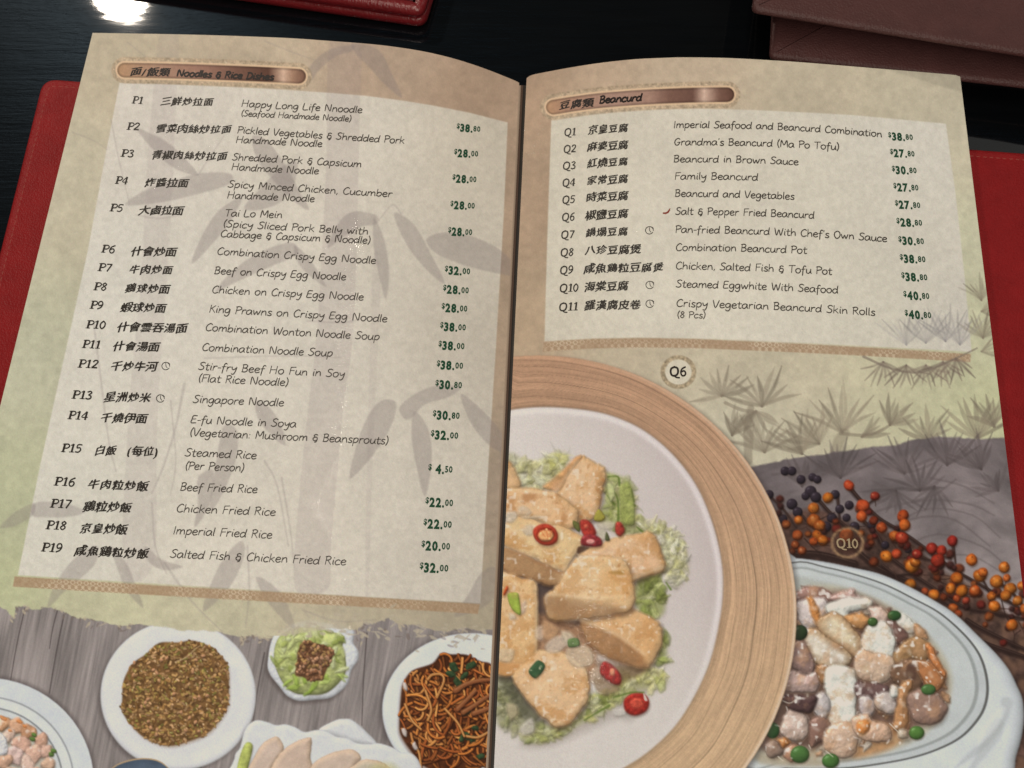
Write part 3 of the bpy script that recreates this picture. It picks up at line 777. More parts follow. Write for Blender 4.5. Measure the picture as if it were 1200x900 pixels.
for i, (x, y, r_, c) in enumerate(ALL):
    back = i < len(EXTRA)
    k = .86 + .2 * q.random()
    c = np.array(c) * k; c = c * .92 + c.mean() * .08
    P = blob(x, y, r_ * (.92 + .16 * q.random()), r_ * (.88 + .16 * q.random()), q.random() * 3, 10, .05, q)
    A.lump(P, c, rad=r_, amb=.40, dif=.66, tex=.20, ts=4, bumpy=.12, bs=4, soft=1.5 if back else 1.0, shadow=(.8, 1.8, .45, 2), seed=i % 29, id=6, rim=c * [.86, .7, .62], alpha=.9 if back else 1)
    if not back and q.random() < .75:
        A.disc(x - r_ * (.15 + .3 * q.random()), y - r_ * (.2 + .25 * q.random()), r_ * (.12 + .16 * q.random()), (238, 196, 146), rad=1, shadow=None, soft=1.1, alpha=.15 + .3 * q.random())
    if not back and q.random() < .5:
        a = q.random() * 6.3
        A.disc(x + r_ * .5 * math.cos(a), y + r_ * .5 * math.sin(a), .8, (84, 42, 28), rad=1, shadow=None, soft=.7, alpha=.7)
    if not back and q.random() < .4:
        a = q.normal(1.2, .5)
        A.stroke([(x + r_ * math.cos(a), y + r_ * math.sin(a)), (x + (r_ + 6) * math.cos(a), y + (r_ + 6) * math.sin(a))], 1.2, .9, (54, 38, 32), .8, .6, n=0)

# --- seafood pot: saucer, rim, soup and pieces
SAU = zc(60, -25, 200, -22, 330, -5, 450, 20, 560, 45, 680, 95, 800, 160, 900, 225, 1000, 320, 1080, 400, 1135, 470, 1170, 540, 1194, 600, 1200, 680, 1190, 760, 1165, 850, 1130, 960, 900, 1100, -100, 1100)
A.fill(np.array(SAU) + (1, -2.5), (40, 30, 28), .5, 4)
A.lump(SAU, (196, 200, 200), rad=16, amb=.62, dif=.46, tex=.03, ts=20, shadow=None, L=(-.3, -.3, .9), id=5)
for P, c, a in ((zc(1100, 600, 1130, 590, 1150, 620, 1120, 700, 1060, 780, 980, 850, 900, 900, 940, 850, 1040, 760, 1100, 680), (150, 152, 148), .35), (zc(1060, 700, 1110, 690, 1100, 760, 1030, 850, 960, 930, 920, 960, 980, 860), (160, 163, 158), .4), (zc(1010, 720, 1090, 640, 1120, 640, 1080, 720, 1000, 800), (214, 216, 214), .5)):
    A.fill(P, c, a, 3)
POT = zc(180, -5, 330, 15, 470, 50, 600, 95, 720, 155, 830, 215, 930, 300, 1000, 385, 1035, 470, 1046, 560, 1030, 640, 990, 705, 930, 765, 850, 810, 740, 850, 600, 880, 400, 905, 150, 905, -60, 880, -60, 100)
A.fill(POT, (96, 96, 92), 1, 1.0)
A.fill([(880 + ((x - 880) - 60) * .985 + 60, 660 + ((y - 660) - 110) * .985 + 110) for x, y in POT], (188, 192, 190), 1, 1.0, tex=.04, ts=16)
A.fill([(880 + ((x - 880) - 60) * .945 + 60, 660 + ((y - 660) - 110) * .94 + 110) for x, y in POT], (146, 150, 146), .9, 1.6)
A.fill([(880 + ((x - 880) - 60) * .925 + 60, 660 + ((y - 660) - 110) * .92 + 110) for x, y in POT], (190, 194, 190), 1, 1.4, tex=.04, ts=20)
A.fill([(880 + ((x - 880) - 60) * .80 + 58, 660 + ((y - 660) - 110) * .86 + 112) for x, y in POT], (170, 172, 162), .8, 4)
SOUP = zc(200, 120, 330, 95, 470, 125, 600, 180, 720, 260, 810, 350, 870, 450, 885, 540, 860, 640, 800, 720, 720, 780, 600, 830, 450, 865, 280, 880, 60, 860, -40, 800, 60, 300)
A.fill(SOUP, (176, 168, 146), .85, 5, tex=.12, ts=16)
A.fill(zc(180, 160, 420, 130, 640, 230, 800, 420, 860, 560, 800, 680, 620, 760, 380, 800, 100, 820, 0, 760, 120, 400), (104, 78, 66), .9, 7, tex=.3, ts=14)
A.fill(zc(430, 740, 560, 700, 680, 740, 640, 800, 540, 840, 440, 850), (176, 128, 84), .8, 5, tex=.15)
A.fill(zc(40, 840, 200, 850, 330, 870, 300, 895, 60, 885), (170, 158, 134), .8, 4)
q = np.random.default_rng(17)
for x, y in inside(smooth(zc(190, 140, 420, 110, 640, 210, 820, 400, 870, 560, 800, 700, 620, 790, 380, 840, 80, 830, 0, 760, 120, 400)), 120, q):
    c = [(188, 172, 150), (150, 120, 100), (206, 196, 180), (170, 130, 96), (112, 84, 70), (190, 150, 116), (96, 72, 62)][q.integers(7)]
    A.lump(blob(x, y, 3.5 + 5 * q.random(), 2.4 + 3.4 * q.random(), q.random() * 3, 9, .4, q), c, rad=4, amb=.58, dif=.5, tex=.2, ts=4, bumpy=.4, bs=4, rough=(1.6, 5), soft=1.5, wet=.5, shadow=(.6, 1.4, .3, 2), alpha=.85, seed=int(x) % 19)
def sea(P, c, **k):
    kw = dict(rad=13, hk=.55, amb=.50, dif=.60, tex=.10, ts=9, bumpy=.26, bs=8, gloss=.16, shadow=(1.2, 2.6, .40, 4.5), spots=((196, 150, 110), 16, .56, .45), seed=int(P[0][0]) % 23, id=5, rough=(2.6, 12), soft=1.9, wet=.75); kw.update(k)
    m_ = np.mean(np.array(P, float), 0); P = m_ + (np.array(P, float) - m_) * 1.10
    if kw.get('bumpy', 0) < .18: kw['bumpy'] = .18
    A.lump(P, c, **kw)
    A.fill(blob(m_[0] - 2, m_[1] - 2.5, 4, 2.2, q.random() * 2, 8, .3, q), (238, 232, 220), .28, 2.2, n=3)
CREAM, GREY, PINK, MUSH, ORG, WHT = (220, 204, 172), (214, 202, 182), (216, 188, 170), (140, 108, 84), (206, 140, 82), (224, 222, 208)
sea(zc(200, 140, 240, 110, 300, 108, 350, 135, 370, 160, 330, 175, 210, 170), (150, 116, 104))
sea(zc(350, 150, 400, 125, 450, 118, 470, 140, 520, 155, 530, 190, 440, 180, 370, 170), (176, 144, 132))
sea(zc(205, 180, 260, 160, 320, 165, 335, 210, 320, 240, 280, 280, 240, 275, 215, 240), (206, 192, 184))
sea(zc(250, 155, 278, 160, 290, 190, 305, 230, 310, 255, 285, 262, 262, 215), (206, 138, 78), shadow=(0, 0, 0, 1), gloss=.1)
sea(zc(340, 185, 400, 160, 470, 155, 520, 165, 518, 195, 440, 215, 420, 245, 380, 230, 345, 215), WHT, bumpy=.1)
sea(zc(410, 240, 450, 225, 510, 232, 525, 260, 480, 285, 435, 275), (200, 146, 94))
sea(zc(520, 200, 570, 195, 600, 225, 590, 260, 540, 255), PINK)
sea(zc(640, 240, 670, 232, 720, 265, 725, 300, 690, 310, 650, 285), WHT, gloss=.12)
sea(zc(720, 270, 760, 290, 775, 330, 730, 320), (196, 150, 110))
sea(zc(600, 260, 640, 270, 690, 320, 660, 350, 620, 330), (118, 88, 78))
sea(zc(300, 270, 350, 228, 400, 240, 450, 290, 485, 340, 480, 390, 455, 408, 400, 375, 340, 330), CREAM, rad=11, bumpy=.06, rim=(168, 130, 92))
sea(zc(225, 335, 255, 300, 300, 302, 360, 340, 420, 385, 434, 420, 420, 450, 360, 462, 300, 440, 250, 400), GREY, rad=11, bumpy=.06, rim=(176, 142, 104))
sea(zc(180, 360, 230, 340, 260, 390, 275, 440, 260, 480, 200, 470, 175, 420), (150, 122, 112))
sea(zc(175, 480, 240, 490, 285, 475, 300, 520, 280, 560, 200, 565, 150, 550), (192, 164, 152), bumpy=.35)
sea(zc(290, 455, 340, 460, 345, 510, 310, 520), (160, 118, 82))
sea(zc(490, 370, 505, 300, 540, 268, 590, 268, 620, 310, 628, 370, 610, 415, 540, 420, 500, 400), WHT, rad=10, bumpy=.10)
sea(zc(470, 410, 500, 385, 560, 400, 610, 410, 630, 440, 600, 500, 560, 525, 500, 510, 465, 470), (206, 178, 152), bumpy=.3)
sea(zc(635, 395, 680, 340, 730, 330, 775, 360, 780, 410, 740, 430, 700, 420, 660, 460, 640, 440), (158, 122, 84), bumpy=.1)
sea(zc(620, 470, 650, 440, 700, 425, 750, 440, 755, 500, 740, 550, 700, 580, 660, 550, 625, 510), (118, 90, 70), bumpy=.15)
sea(zc(740, 440, 800, 440, 850, 490, 840, 540, 800, 560, 765, 520), (176, 118, 76), bumpy=.1)
sea(zc(770, 370, 800, 370, 825, 420, 855, 480, 840, 490, 790, 430), (204, 130, 78), bumpy=.1)
A.fill(zc(690, 445, 720, 450, 725, 500, 700, 520, 680, 490), (82, 58, 48), .8, 2)
sea(zc(330, 520, 340, 475, 380, 465, 450, 475, 460, 520, 455, 620, 450, 690, 400, 710, 350, 705, 335, 600), WHT, rad=9, bumpy=.2)
sea(zc(465, 530, 540, 530, 600, 545, 590, 590, 520, 610, 470, 590), (104, 80, 76), bumpy=.3)
sea(zc(480, 590, 530, 590, 545, 640, 510, 670, 475, 640), (182, 168, 162), gloss=.25)
sea(zc(560, 580, 610, 575, 640, 620, 620, 660, 570, 650, 545, 615), (190, 176, 166))
sea(zc(610, 545, 640, 540, 650, 580, 620, 590), WHT, gloss=.2)
sea(zc(660, 545, 700, 525, 705, 560, 685, 600, 695, 690, 670, 725, 630, 715, 640, 650), (180, 132, 90))
sea(zc(695, 600, 730, 568, 790, 565, 840, 600, 855, 640, 830, 690, 780, 705, 720, 680), (152, 122, 106), rad=14, bumpy=.05, gloss=.06)
sea(zc(285, 580, 330, 570, 345, 640, 320, 680, 280, 650), (196, 186, 180))
sea(zc(170, 650, 210, 640, 250, 690, 250, 740, 210, 780, 150, 760, 130, 720), (200, 176, 160), bumpy=.35)
sea(zc(140, 590, 200, 580, 280, 590, 260, 650, 180, 640), (84, 62, 60))
sea(zc(260, 700, 300, 680, 345, 710, 330, 760, 270, 810, 255, 760), (136, 104, 90))
sea(zc(320, 770, 360, 715, 430, 705, 465, 740, 460, 820, 400, 850, 340, 820), (206, 176, 150), bumpy=.3)
sea(zc(450, 690, 510, 668, 540, 690, 600, 720, 610, 770, 540, 780, 480, 760), (206, 170, 142), bumpy=.35)
sea(zc(470, 710, 500, 690, 525, 705, 515, 740, 480, 745), (208, 136, 76), shadow=(0, 0, 0, 1))
sea(zc(120, 780, 150, 768, 170, 795, 140, 812), (200, 130, 72))
sea(zc(140, 830, 180, 800, 220, 830, 180, 870), (176, 132, 108))
sea(zc(60, 800, 110, 780, 140, 830, 90, 850), (150, 126, 110))
sea(zc(650, 730, 690, 735, 690, 770, 650, 765), (196, 180, 156))
for x, y, a_, b_, c in ((630, 230, 30, 22, (52, 84, 46)), (535, 258, 22, 20, (64, 90, 48)), (215, 305, 34, 34, (48, 62, 40)), (780, 555, 32, 24, (72, 104, 56)), (728, 745, 34, 30, (78, 112, 54)), (215, 840, 42, 38, (74, 108, 56)), (350, 868, 38, 32, (72, 108, 54)), (95, 735, 30, 36, (56, 88, 50))):
    A.disc(880 + x / 3.75, 660 + y / 3.75, a_ / 3.75, c, ry=b_ / 3.75, rad=b_ / 3.75, gloss=.18, shadow=(.6, 1.4, .5, 2), soft=.8, id=5)
for P in (zc(140, 605, 170, 615, 200, 600), zc(610, 705, 640, 735, 650, 745), zc(330, 825, 360, 850), zc(255, 800, 262, 815), zc(735, 430, 770, 440, 780, 450), zc(120, 850, 140, 868)):
    A.stroke(P, 1.4, .9, (224, 214, 196), .7, .6)
for x, y in inside(smooth(SOUP), 80, q):      # drops of sauce catching the light
    a = q.random() * 3
    A.fill(blob(x, y, 1 + 2.2 * q.random(), .6 + .7 * q.random(), a, 7, .3, q), (232, 226, 216), .3 + .35 * q.random(), .8, n=2)
for x, y in inside(smooth(SOUP), 60, q):
    A.fill(blob(x, y, 3 + 5 * q.random(), 2 + 3 * q.random(), q.random() * 3, 8, .3, q), [(150, 104, 64), (196, 176, 140), (120, 84, 60)][q.integers(3)], .22, 3, n=3)
I = A.ID; I[(sdf(A.X, A.Y, smooth(SAU, 3)) < 0)] = 5

# --- tofu on the white plate in a turned bamboo ring
cx, cy, Rr = 631.0, 719.5, 302.5
a = np.linspace(0, 2 * math.pi, 120, endpoint=False)
RING = np.stack([cx + Rr * np.cos(a), cy + (Rr + .5) * np.sin(a)], -1)
A.fill(RING + np.array([3.5, 3]), (40, 32, 30), .5, 6, n=0)
s = A.blk(RING, 3); X, Y = A.X[s], A.Y[s]
d = sdf(X, Y, RING)
PLATE = smooth([(560, 490), (598, 480.5), (640, 477), (690, 481), (725, 490), (757, 506), (788, 532), (815, 567), (833, 607), (844, 648), (847.5, 686), (843, 730), (828, 786), (797, 843), (762, 879), (728, 901.5), (690, 924), (640, 940), (560, 945)], 6)
dp = sdf(X, Y, PLATE)
t = np.clip(dp / np.maximum(dp - d, 1e-3), 0, 1)            # 0 at plate, 1 at outer edge
th = np.arctan2(Y - cy, X - cx)
tt = t + .012 * np.sin(th * 5 + 1) + .006 * np.sin(th * 17)
rings = vnoise(tt * 260, th * 3.5, 3.0, 91) * .5 + vnoise(tt * 260, th * 6, 9.0, 95) * .5
rings2 = vnoise(tt * 120, th * 40, 3.2, 97)
warm = np.clip((Y - 440) / 420, 0, 1)[..., None]
c = np.array([177, 139, 110.]) * (1 - warm) + np.array([196, 164, 128.]) * warm
c = c * (1 + .22 * (rings - .5) + .08 * (rings2 - .5) + .05 * (fbm(X, Y, 3, 99) * 2 - 1))[..., None]
for t0, w, k in ((.47, .008, .22), (.20, .006, .14), (.33, .005, .12), (.62, .005, .14), (.78, .005, .12), (.90, .012, .14)):
    c = c * (1 - k * np.exp(-((tt - t0 - .03 * np.sin(th * 2)) / w) ** 2))[..., None]
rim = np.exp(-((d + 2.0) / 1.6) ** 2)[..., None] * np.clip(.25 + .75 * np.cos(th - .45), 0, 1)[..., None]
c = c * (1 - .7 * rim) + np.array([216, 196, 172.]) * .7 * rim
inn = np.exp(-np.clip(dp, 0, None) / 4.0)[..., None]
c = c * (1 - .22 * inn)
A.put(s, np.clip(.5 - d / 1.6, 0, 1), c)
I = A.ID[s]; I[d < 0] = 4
# plate
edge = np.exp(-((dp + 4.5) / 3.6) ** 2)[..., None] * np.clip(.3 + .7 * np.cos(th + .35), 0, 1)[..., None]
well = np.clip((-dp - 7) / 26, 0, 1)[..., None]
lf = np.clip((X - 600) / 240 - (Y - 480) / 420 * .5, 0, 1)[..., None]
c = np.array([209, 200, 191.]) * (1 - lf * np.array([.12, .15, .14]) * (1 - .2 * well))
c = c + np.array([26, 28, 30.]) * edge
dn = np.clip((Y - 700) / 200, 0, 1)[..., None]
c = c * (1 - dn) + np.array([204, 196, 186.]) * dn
c = c * (1 + .015 * (fbm(X, Y, 4, 71) * 2 - 1))[..., None]
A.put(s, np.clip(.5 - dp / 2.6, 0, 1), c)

z5 = zz(570, 480, 3.75); z6 = zz(570, 660, 3.75); z1 = zz(580, 530, 7.5); z2 = zz(680, 530, 7.5); z3 = zz(570, 640, 7.5); z4 = zz(570, 760, 5.4545)
r = np.random.default_rng(77)
def leafy(P, n, pal, seed, sz=7.0, alpha=.5, base=.7):
    """shredded lettuce: a soft bed, folded patches, then thin bright and dark edges"""
    q = np.random.default_rng(seed)
    P = smooth(P)
    mean = np.mean(np.array(pal, float), 0)
    A.fill(P + (1.5, 3), (120, 108, 92), .3, 6, n=0)
    A.fill(P, mean * .93, base, 4.5, n=0, tex=.22, ts=9, seed=seed)
    pts = inside(P, n, q)
    for x, y in pts:
        c = np.array(pal[q.integers(len(pal))]) * (.84 + .3 * q.random())
        A.lump(blob(x, y, sz * (.7 + .9 * q.random()), sz * (.35 + .5 * q.random()), q.random() * 3.1, 8, .35, q), c, rad=5, bumpy=.35, bs=6, tex=.16, ts=5, shadow=(.6, 1.4, .14, 2.5), alpha=alpha, soft=1.5, rough=(1.4, 6), wet=.25)
    for x, y in inside(P, max(4, n // 3), q):
        a = q.random() * 6.3; l = 6 + 9 * q.random(); k = q.normal(0, .9)
        pts = [(x + math.cos(a + k * t) * l * t, y + math.sin(a + k * t) * l * t) for t in (0, .35, .7, 1)]
        c = np.array(pal[q.integers(len(pal))])
        A.stroke(pts, .8, .6, np.clip(c * 1.14 + 8, 0, 255) if q.random() < .6 else c * .66, .26, 1.1, n=3, wm=1.9)
PALE = [(204, 200, 152), (196, 190, 128), (208, 206, 176), (182, 178, 104), (212, 206, 186)]
GRN = [(150, 156, 84), (132, 142, 68), (172, 178, 108), (112, 122, 58), (190, 190, 134)]
A.fill(z6(430, 620, 520, 560, 640, 520, 700, 520, 720, 560, 640, 690, 560, 690, 300, 800, 150, 790), (150, 140, 130), .5, 7)
leafy(z5(100, 190, 200, 230, 300, 190, 360, 200, 330, 300, 240, 350, 150, 340, 100, 260), 46, PALE, 1)
leafy(z5(520, 290, 580, 290, 640, 340, 660, 470, 690, 530, 600, 550, 510, 500, 480, 470, 520, 400), 50, GRN + PALE[:2], 2)
leafy(z5(650, 470, 760, 510, 860, 570, 880, 700, 830, 780, 780, 720, 770, 620, 740, 550, 660, 520), 60, PALE, 3)
leafy(z5(650, 770, 740, 730, 780, 830, 770, 900, 690, 900, 650, 850), 26, GRN, 4)
leafy(z6(740, 430, 770, 330, 790, 330, 785, 430, 760, 445), 10, GRN, 5)
leafy(z6(560, 470, 700, 450, 790, 500, 760, 545, 650, 560, 590, 570), 40, PALE[:4] + GRN[:1], 6)
leafy(z6(430, 590, 520, 560, 640, 560, 560, 630, 440, 690, 330, 750, 230, 790, 150, 760, 220, 700, 330, 720, 430, 660), 60, GRN + PALE[:4], 7)
leafy(z6(40, 500, 120, 510, 170, 600, 220, 660, 200, 740, 60, 720, 40, 600), 34, [(132, 134, 86), (160, 158, 112), (186, 184, 158), (104, 104, 70)], 8)
for P in (z2(300, 350, 330, 420, 335, 560, 330, 620), z2(240, 215, 330, 215, 345, 290), z2(390, 290, 440, 320, 470, 430), z2(410, 430, 480, 470), z2(240, 380, 300, 460), z2(500, 660, 550, 700), z5(790, 760, 810, 790), z6(560, 590, 640, 568, 690, 570), z6(430, 690, 540, 625)):
    A.stroke(P, 1.6, 2.8, (84, 104, 40), .75, .9)
A.lump(z2(350, 300, 430, 270, 470, 400, 480, 520, 470, 640, 380, 620, 350, 480), (154, 162, 88), rad=6, tex=.25, bumpy=.5, bs=6, alpha=.75, soft=1.2)
A.lump(z2(235, 280, 300, 300, 300, 400, 260, 430), (196, 200, 140), rad=5, tex=.2, alpha=.8, soft=1.2)
A.fill(z6(215, 100, 300, 90, 330, 250, 440, 260, 470, 430, 420, 330, 300, 270, 225, 270), (66, 52, 48), .9, 3)
A.fill(z6(60, 490, 130, 500, 210, 640, 260, 700, 180, 690, 60, 540), (78, 76, 62), .6, 6)
A.fill(z6(430, 420, 560, 440, 700, 470, 600, 520, 470, 520), (110, 84, 64), .7, 5)
def tofu(P, c, **k):
    kw = dict(rad=9, hk=.6, amb=.62, dif=.44, tex=.06, ts=6, bumpy=.16, bs=5, shadow=(1.5, 3.5, .62, 5), rim=(206, 166, 118), spots=((190, 138, 84), 15, .50, .6), soft=1.7, n=4, seed=int(P[0][0] * 7) % 31, rough=(2.2, 13), wet=.45); kw.update(k)
    Q = np.array(smooth(P, 4)); q = np.random.default_rng(int(P[0][1]) % 97)
    Q = Q + q.normal(0, .45, Q.shape)
    kw['n'] = 0
    A.lump(Q, np.array(c) * [1.0, 1.0, .985], **kw)
    m = Q.mean(0); sz = Q.std(0)
    if k.get('rad') != 5:      # pale bloom on the upper face
        A.fill(blob(m[0] - sz[0] * .25, m[1] - sz[1] * .25, sz[0] * .8, sz[1] * .7, 0, 9, .25, q), (230, 202, 164), .2, 9, n=3, tex=.06, ts=3)
T = (222, 186, 142)
A.fill(z6(200, 240, 330, 240, 470, 330, 480, 460, 440, 520, 330, 420, 215, 420), (150, 112, 82), .9, 5, tex=.25, ts=5)
tofu(z5(80, 225, 95, 222, 112, 240, 135, 290, 145, 345, 95, 356, 78, 350), (216, 176, 132))
tofu(z5(395, 212, 430, 205, 455, 222, 512, 246, 525, 285, 515, 350, 500, 420, 475, 480, 430, 500, 340, 480, 300, 440, 318, 330, 335, 300, 340, 270), (222, 184, 144))
A.lump(z1(770, 40, 720, 38, 670, 75, 600, 150, 500, 240, 420, 310, 540, 350, 600, 300, 640, 210, 700, 130), (184, 134, 88), rad=5, tex=.25, ts=5, bumpy=.2, shadow=None, soft=2.2, alpha=.8)
tofu(z5(70, 352, 95, 346, 200, 343, 300, 365, 360, 400, 405, 440, 400, 490, 380, 520, 300, 520, 200, 480, 70, 470), (220, 178, 134), spots=((176, 122, 74), 14, .54, .6))
A.fill(z1(250, 370, 350, 370, 340, 420, 260, 440), (160, 106, 64), .55, 3)
tofu(z5(395, 640, 420, 625, 560, 560, 690, 540, 735, 548, 752, 575, 780, 660, 776, 705, 660, 752, 600, 760), (220, 180, 142), rad=11)
tofu(z6(415, 240, 480, 235, 590, 205, 640, 200, 720, 235, 772, 272, 770, 350, 740, 420, 700, 462, 620, 445, 500, 390, 430, 320), (214, 168, 118), rad=10)
A.fill(z6(415, 255, 560, 310, 680, 400, 700, 462, 610, 450, 480, 395, 425, 330), (134, 94, 62), .6, 5, tex=.2)
tofu(z5(78, 510, 110, 468, 180, 478, 260, 498, 330, 512, 424, 556, 422, 590, 350, 705, 335, 716, 220, 660, 78, 602), (222, 190, 142), rad=7)
tofu(z5(74, 606, 200, 655, 330, 712, 352, 715, 340, 750, 310, 772, 270, 775, 200, 750, 70, 706), (172, 134, 96), rad=5, spots=((150, 112, 76), 12, .5, .5), rim=(150, 108, 72), shadow=(0, 3, .5, 4))
tofu(z5(255, 830, 300, 780, 340, 720, 392, 655, 430, 640, 590, 650, 630, 700, 652, 780, 650, 850, 630, 880, 590, 895, 480, 912, 310, 930, 265, 900), (220, 184, 138), rad=9)
A.fill(z3(520, 430, 700, 450, 900, 480, 1080, 510, 1195, 545, 1120, 615, 880, 640, 720, 650, 560, 610, 490, 520), (140, 106, 76), .62, 7)
A.fill(z5(505, 720, 560, 700, 625, 720, 640, 800, 560, 830, 500, 800), (206, 154, 96), .45, 7)
A.fill(z3(1080, 225, 1200, 215, 1195, 250, 1110, 245), (160, 120, 60), .7, 2)
tofu(z6(58, 50, 85, 38, 160, 60, 216, 85, 226, 200, 222, 400, 180, 445, 50, 440, 50, 300), (220, 180, 130), rad=7)
tofu(z6(48, 428, 130, 440, 185, 438, 150, 470, 110, 496, 50, 486), (200, 146, 92), rad=4)
tofu(z6(112, 495, 200, 420, 235, 385, 330, 390, 400, 430, 445, 480, 448, 600, 400, 670, 335, 722, 280, 708, 200, 632), (222, 184, 142), rad=8)
A.fill(z4(80, 90, 190, 130, 250, 60, 150, 50), (196, 140, 84), .4, 6)
# onion and radish bits
for P, c in ((z1(100, 530, 180, 520, 195, 570, 150, 615, 95, 610), (218, 206, 186)), (z1(210, 480, 260, 475, 320, 520, 290, 555, 210, 545), (220, 200, 172)), (z1(255, 650, 325, 645, 330, 720, 290, 730, 250, 700), (216, 198, 172)), (z1(240, 565, 380, 560, 380, 580, 260, 582), (218, 198, 168)),
             (z3(440, 720, 500, 700, 520, 770, 480, 830, 430, 800), (216, 190, 164)), (z3(500, 660, 580, 680, 640, 750, 560, 830, 500, 800), (204, 160, 118)), (z3(520, 870, 600, 800, 680, 790, 720, 850, 640, 930, 540, 930), (214, 196, 174)), (z3(660, 750, 740, 760, 780, 830, 720, 880, 680, 830), (216, 200, 172)), (z6(350, 380, 430, 360, 470, 400, 460, 450, 380, 450), (212, 190, 160)),
             (z3(200, 590, 250, 600, 260, 640, 210, 640), (220, 204, 180)), (z3(310, 500, 350, 480, 340, 580, 300, 590), (216, 190, 166)), (z2(150, 620, 280, 610, 310, 640, 270, 680, 170, 670), (206, 194, 170)), (z2(140, 680, 220, 680, 230, 750, 180, 780), (196, 186, 160)), (z6(460, 470, 500, 460, 510, 520, 460, 525), (190, 166, 140)), (z6(150, 720, 200, 680, 210, 740, 160, 755), (206, 198, 184)),
             (z4(700, 190, 800, 220, 850, 260, 760, 300, 700, 260), (150, 126, 98)), (z6(560, 640, 620, 640, 610, 670, 560, 672), (206, 198, 186)), (z4(130, 360, 190, 360, 200, 420, 150, 450), (186, 172, 138)), (z6(50, 380, 120, 380, 110, 430, 60, 430), (220, 196, 160))):
    A.lump(P, np.array(c) * .96, hk=.5, rad=4, amb=.72, dif=.34, tex=.10, ts=4, bumpy=.3, bs=4, shadow=(.6, 1.2, .22, 2.5), soft=2.0, alpha=.75)
# spring onion
for P, c in ((z3(190, 420, 270, 410, 290, 470, 300, 600, 240, 570, 200, 500), (150, 166, 70)), (z4(300, 100, 335, 75, 375, 115, 320, 190, 270, 150), (60, 88, 58)), (z3(720, 820, 800, 810, 820, 870, 760, 890, 720, 880), (104, 124, 78)), (z1(690, 600, 750, 640, 740, 700, 690, 650), (96, 96, 52)), (z1(870, 590, 910, 500, 970, 570, 930, 610), (150, 140, 62)), (z1(980, 700, 1010, 770, 970, 770), (90, 92, 60))):
    A.lump(P, c, rad=4, tex=.15, shadow=(.8, 1.6, .4, 2), soft=.8)
q = np.random.default_rng(4)
TOF = [z5(395, 212, 512, 246, 515, 350, 475, 480, 340, 480, 318, 330), z5(95, 350, 300, 365, 400, 450, 300, 510, 95, 450), z5(90, 510, 260, 498, 420, 560, 350, 700, 90, 600), z5(420, 640, 690, 545, 775, 690, 660, 745), z5(280, 830, 400, 650, 600, 660, 645, 850, 480, 900), z6(480, 240, 640, 205, 770, 280, 700, 455), z6(60, 60, 210, 90, 215, 390, 60, 430), z6(130, 495, 330, 395, 440, 490, 400, 660, 330, 715, 210, 630)]
for P in TOF:
    P = np.array(P)
    for x, y in inside(P, 22, q):
        u = q.random()
        if u < .45: A.fill(blob(x, y, .8 + 1.6 * q.random(), .6 + .8 * q.random(), q.random() * 3, 7, .35, q), (240, 222, 192), .25 + .35 * q.random(), .8, n=2)
        elif u < .8: A.fill(blob(x, y, .8 + 2.4 * q.random(), .7 + 1.2 * q.random(), q.random() * 3, 7, .35, q), (166, 112, 64), .2 + .3 * q.random(), 1.1, n=2)
        else: A.fill(blob(x, y, 3 + 4 * q.random(), 2 + 3 * q.random(), q.random() * 3, 8, .35, q), (206, 154, 102), .25, 2.5, n=2)
for P, w in ((z3(560, 425, 700, 430, 900, 455, 1190, 440), 4), (z6(420, 252, 560, 306, 640, 360, 694, 400), 4.5), (z5(84, 602, 220, 655, 332, 708), 3.5), (z5(345, 700, 418, 590), 3), (z5(650, 738, 775, 690), 3.5), (z5(300, 368, 345, 300, 400, 225), 3), (z6(215, 100, 222, 200, 218, 390), 3), (z6(240, 392, 330, 396, 440, 480), 3), (z5(400, 650, 590, 655), 3), (z5(110, 352, 290, 370), 3)):
    A.stroke(P, w, w * .8, (240, 218, 184), .32, 2.2)
# chilli slices
RED = (156, 52, 42)
A.lump(blob(639.2, 626.6, 15, 12.4, .45, 12, .04, r), (166, 60, 42), rad=5, tex=.14, bumpy=.2, bs=4, gloss=.06, shadow=(1.2, 2.2, .4, 3), soft=1.1)
A.disc(639.2, 626.8, 10.8, (132, 44, 28), ry=8.8, rad=3, shadow=None, soft=.8)
A.disc(639.6, 627.6, 9.0, (222, 158, 104), ry=6.8, rad=4, tex=.2, ts=3, shadow=None, soft=1.2)
for P in (z1(450, 680, 470, 760), z1(400, 690, 440, 740), z1(500, 690, 480, 750)):
    A.stroke(P, 1.4, 1, (200, 110, 66), .7, .7)
q_ = np.random.default_rng(9)
for x, y in ((640.5, 620.5), (634, 625), (644, 631)):
    A.disc(x, y, 1.2, (236, 190, 130), rad=1, shadow=None)
for P, c in ((z1(755, 600, 810, 595, 860, 640, 890, 710, 860, 740, 790, 740, 750, 660), RED), (z1(770, 740, 850, 720, 930, 760, 935, 820, 840, 830, 760, 810), (132, 46, 48)), (z1(1065, 620, 1110, 620, 1140, 690, 1100, 738, 1060, 700), (150, 54, 44)),
             (z4(735, 100, 770, 85, 830, 130, 862, 180, 850, 232, 790, 215, 730, 160), (146, 48, 44)), (z4(880, 330, 930, 290, 1005, 290, 1040, 340, 1020, 400, 950, 428, 890, 400), (154, 44, 36)), (z3(150, 410, 180, 350, 190, 380, 160, 430), (186, 74, 36))):
    A.lump(P, c, rad=5, tex=.26, ts=4, bumpy=.45, bs=4, gloss=.10, shadow=(1, 2.2, .45, 3), soft=1.3)
A.disc(*z1(840, 785)[0], 5, (206, 140, 130), ry=3, rad=2, shadow=None, soft=1)
A.disc(*z1(800, 650)[0], 2.4, (216, 120, 90), rad=2, shadow=None, soft=1, alpha=.7)
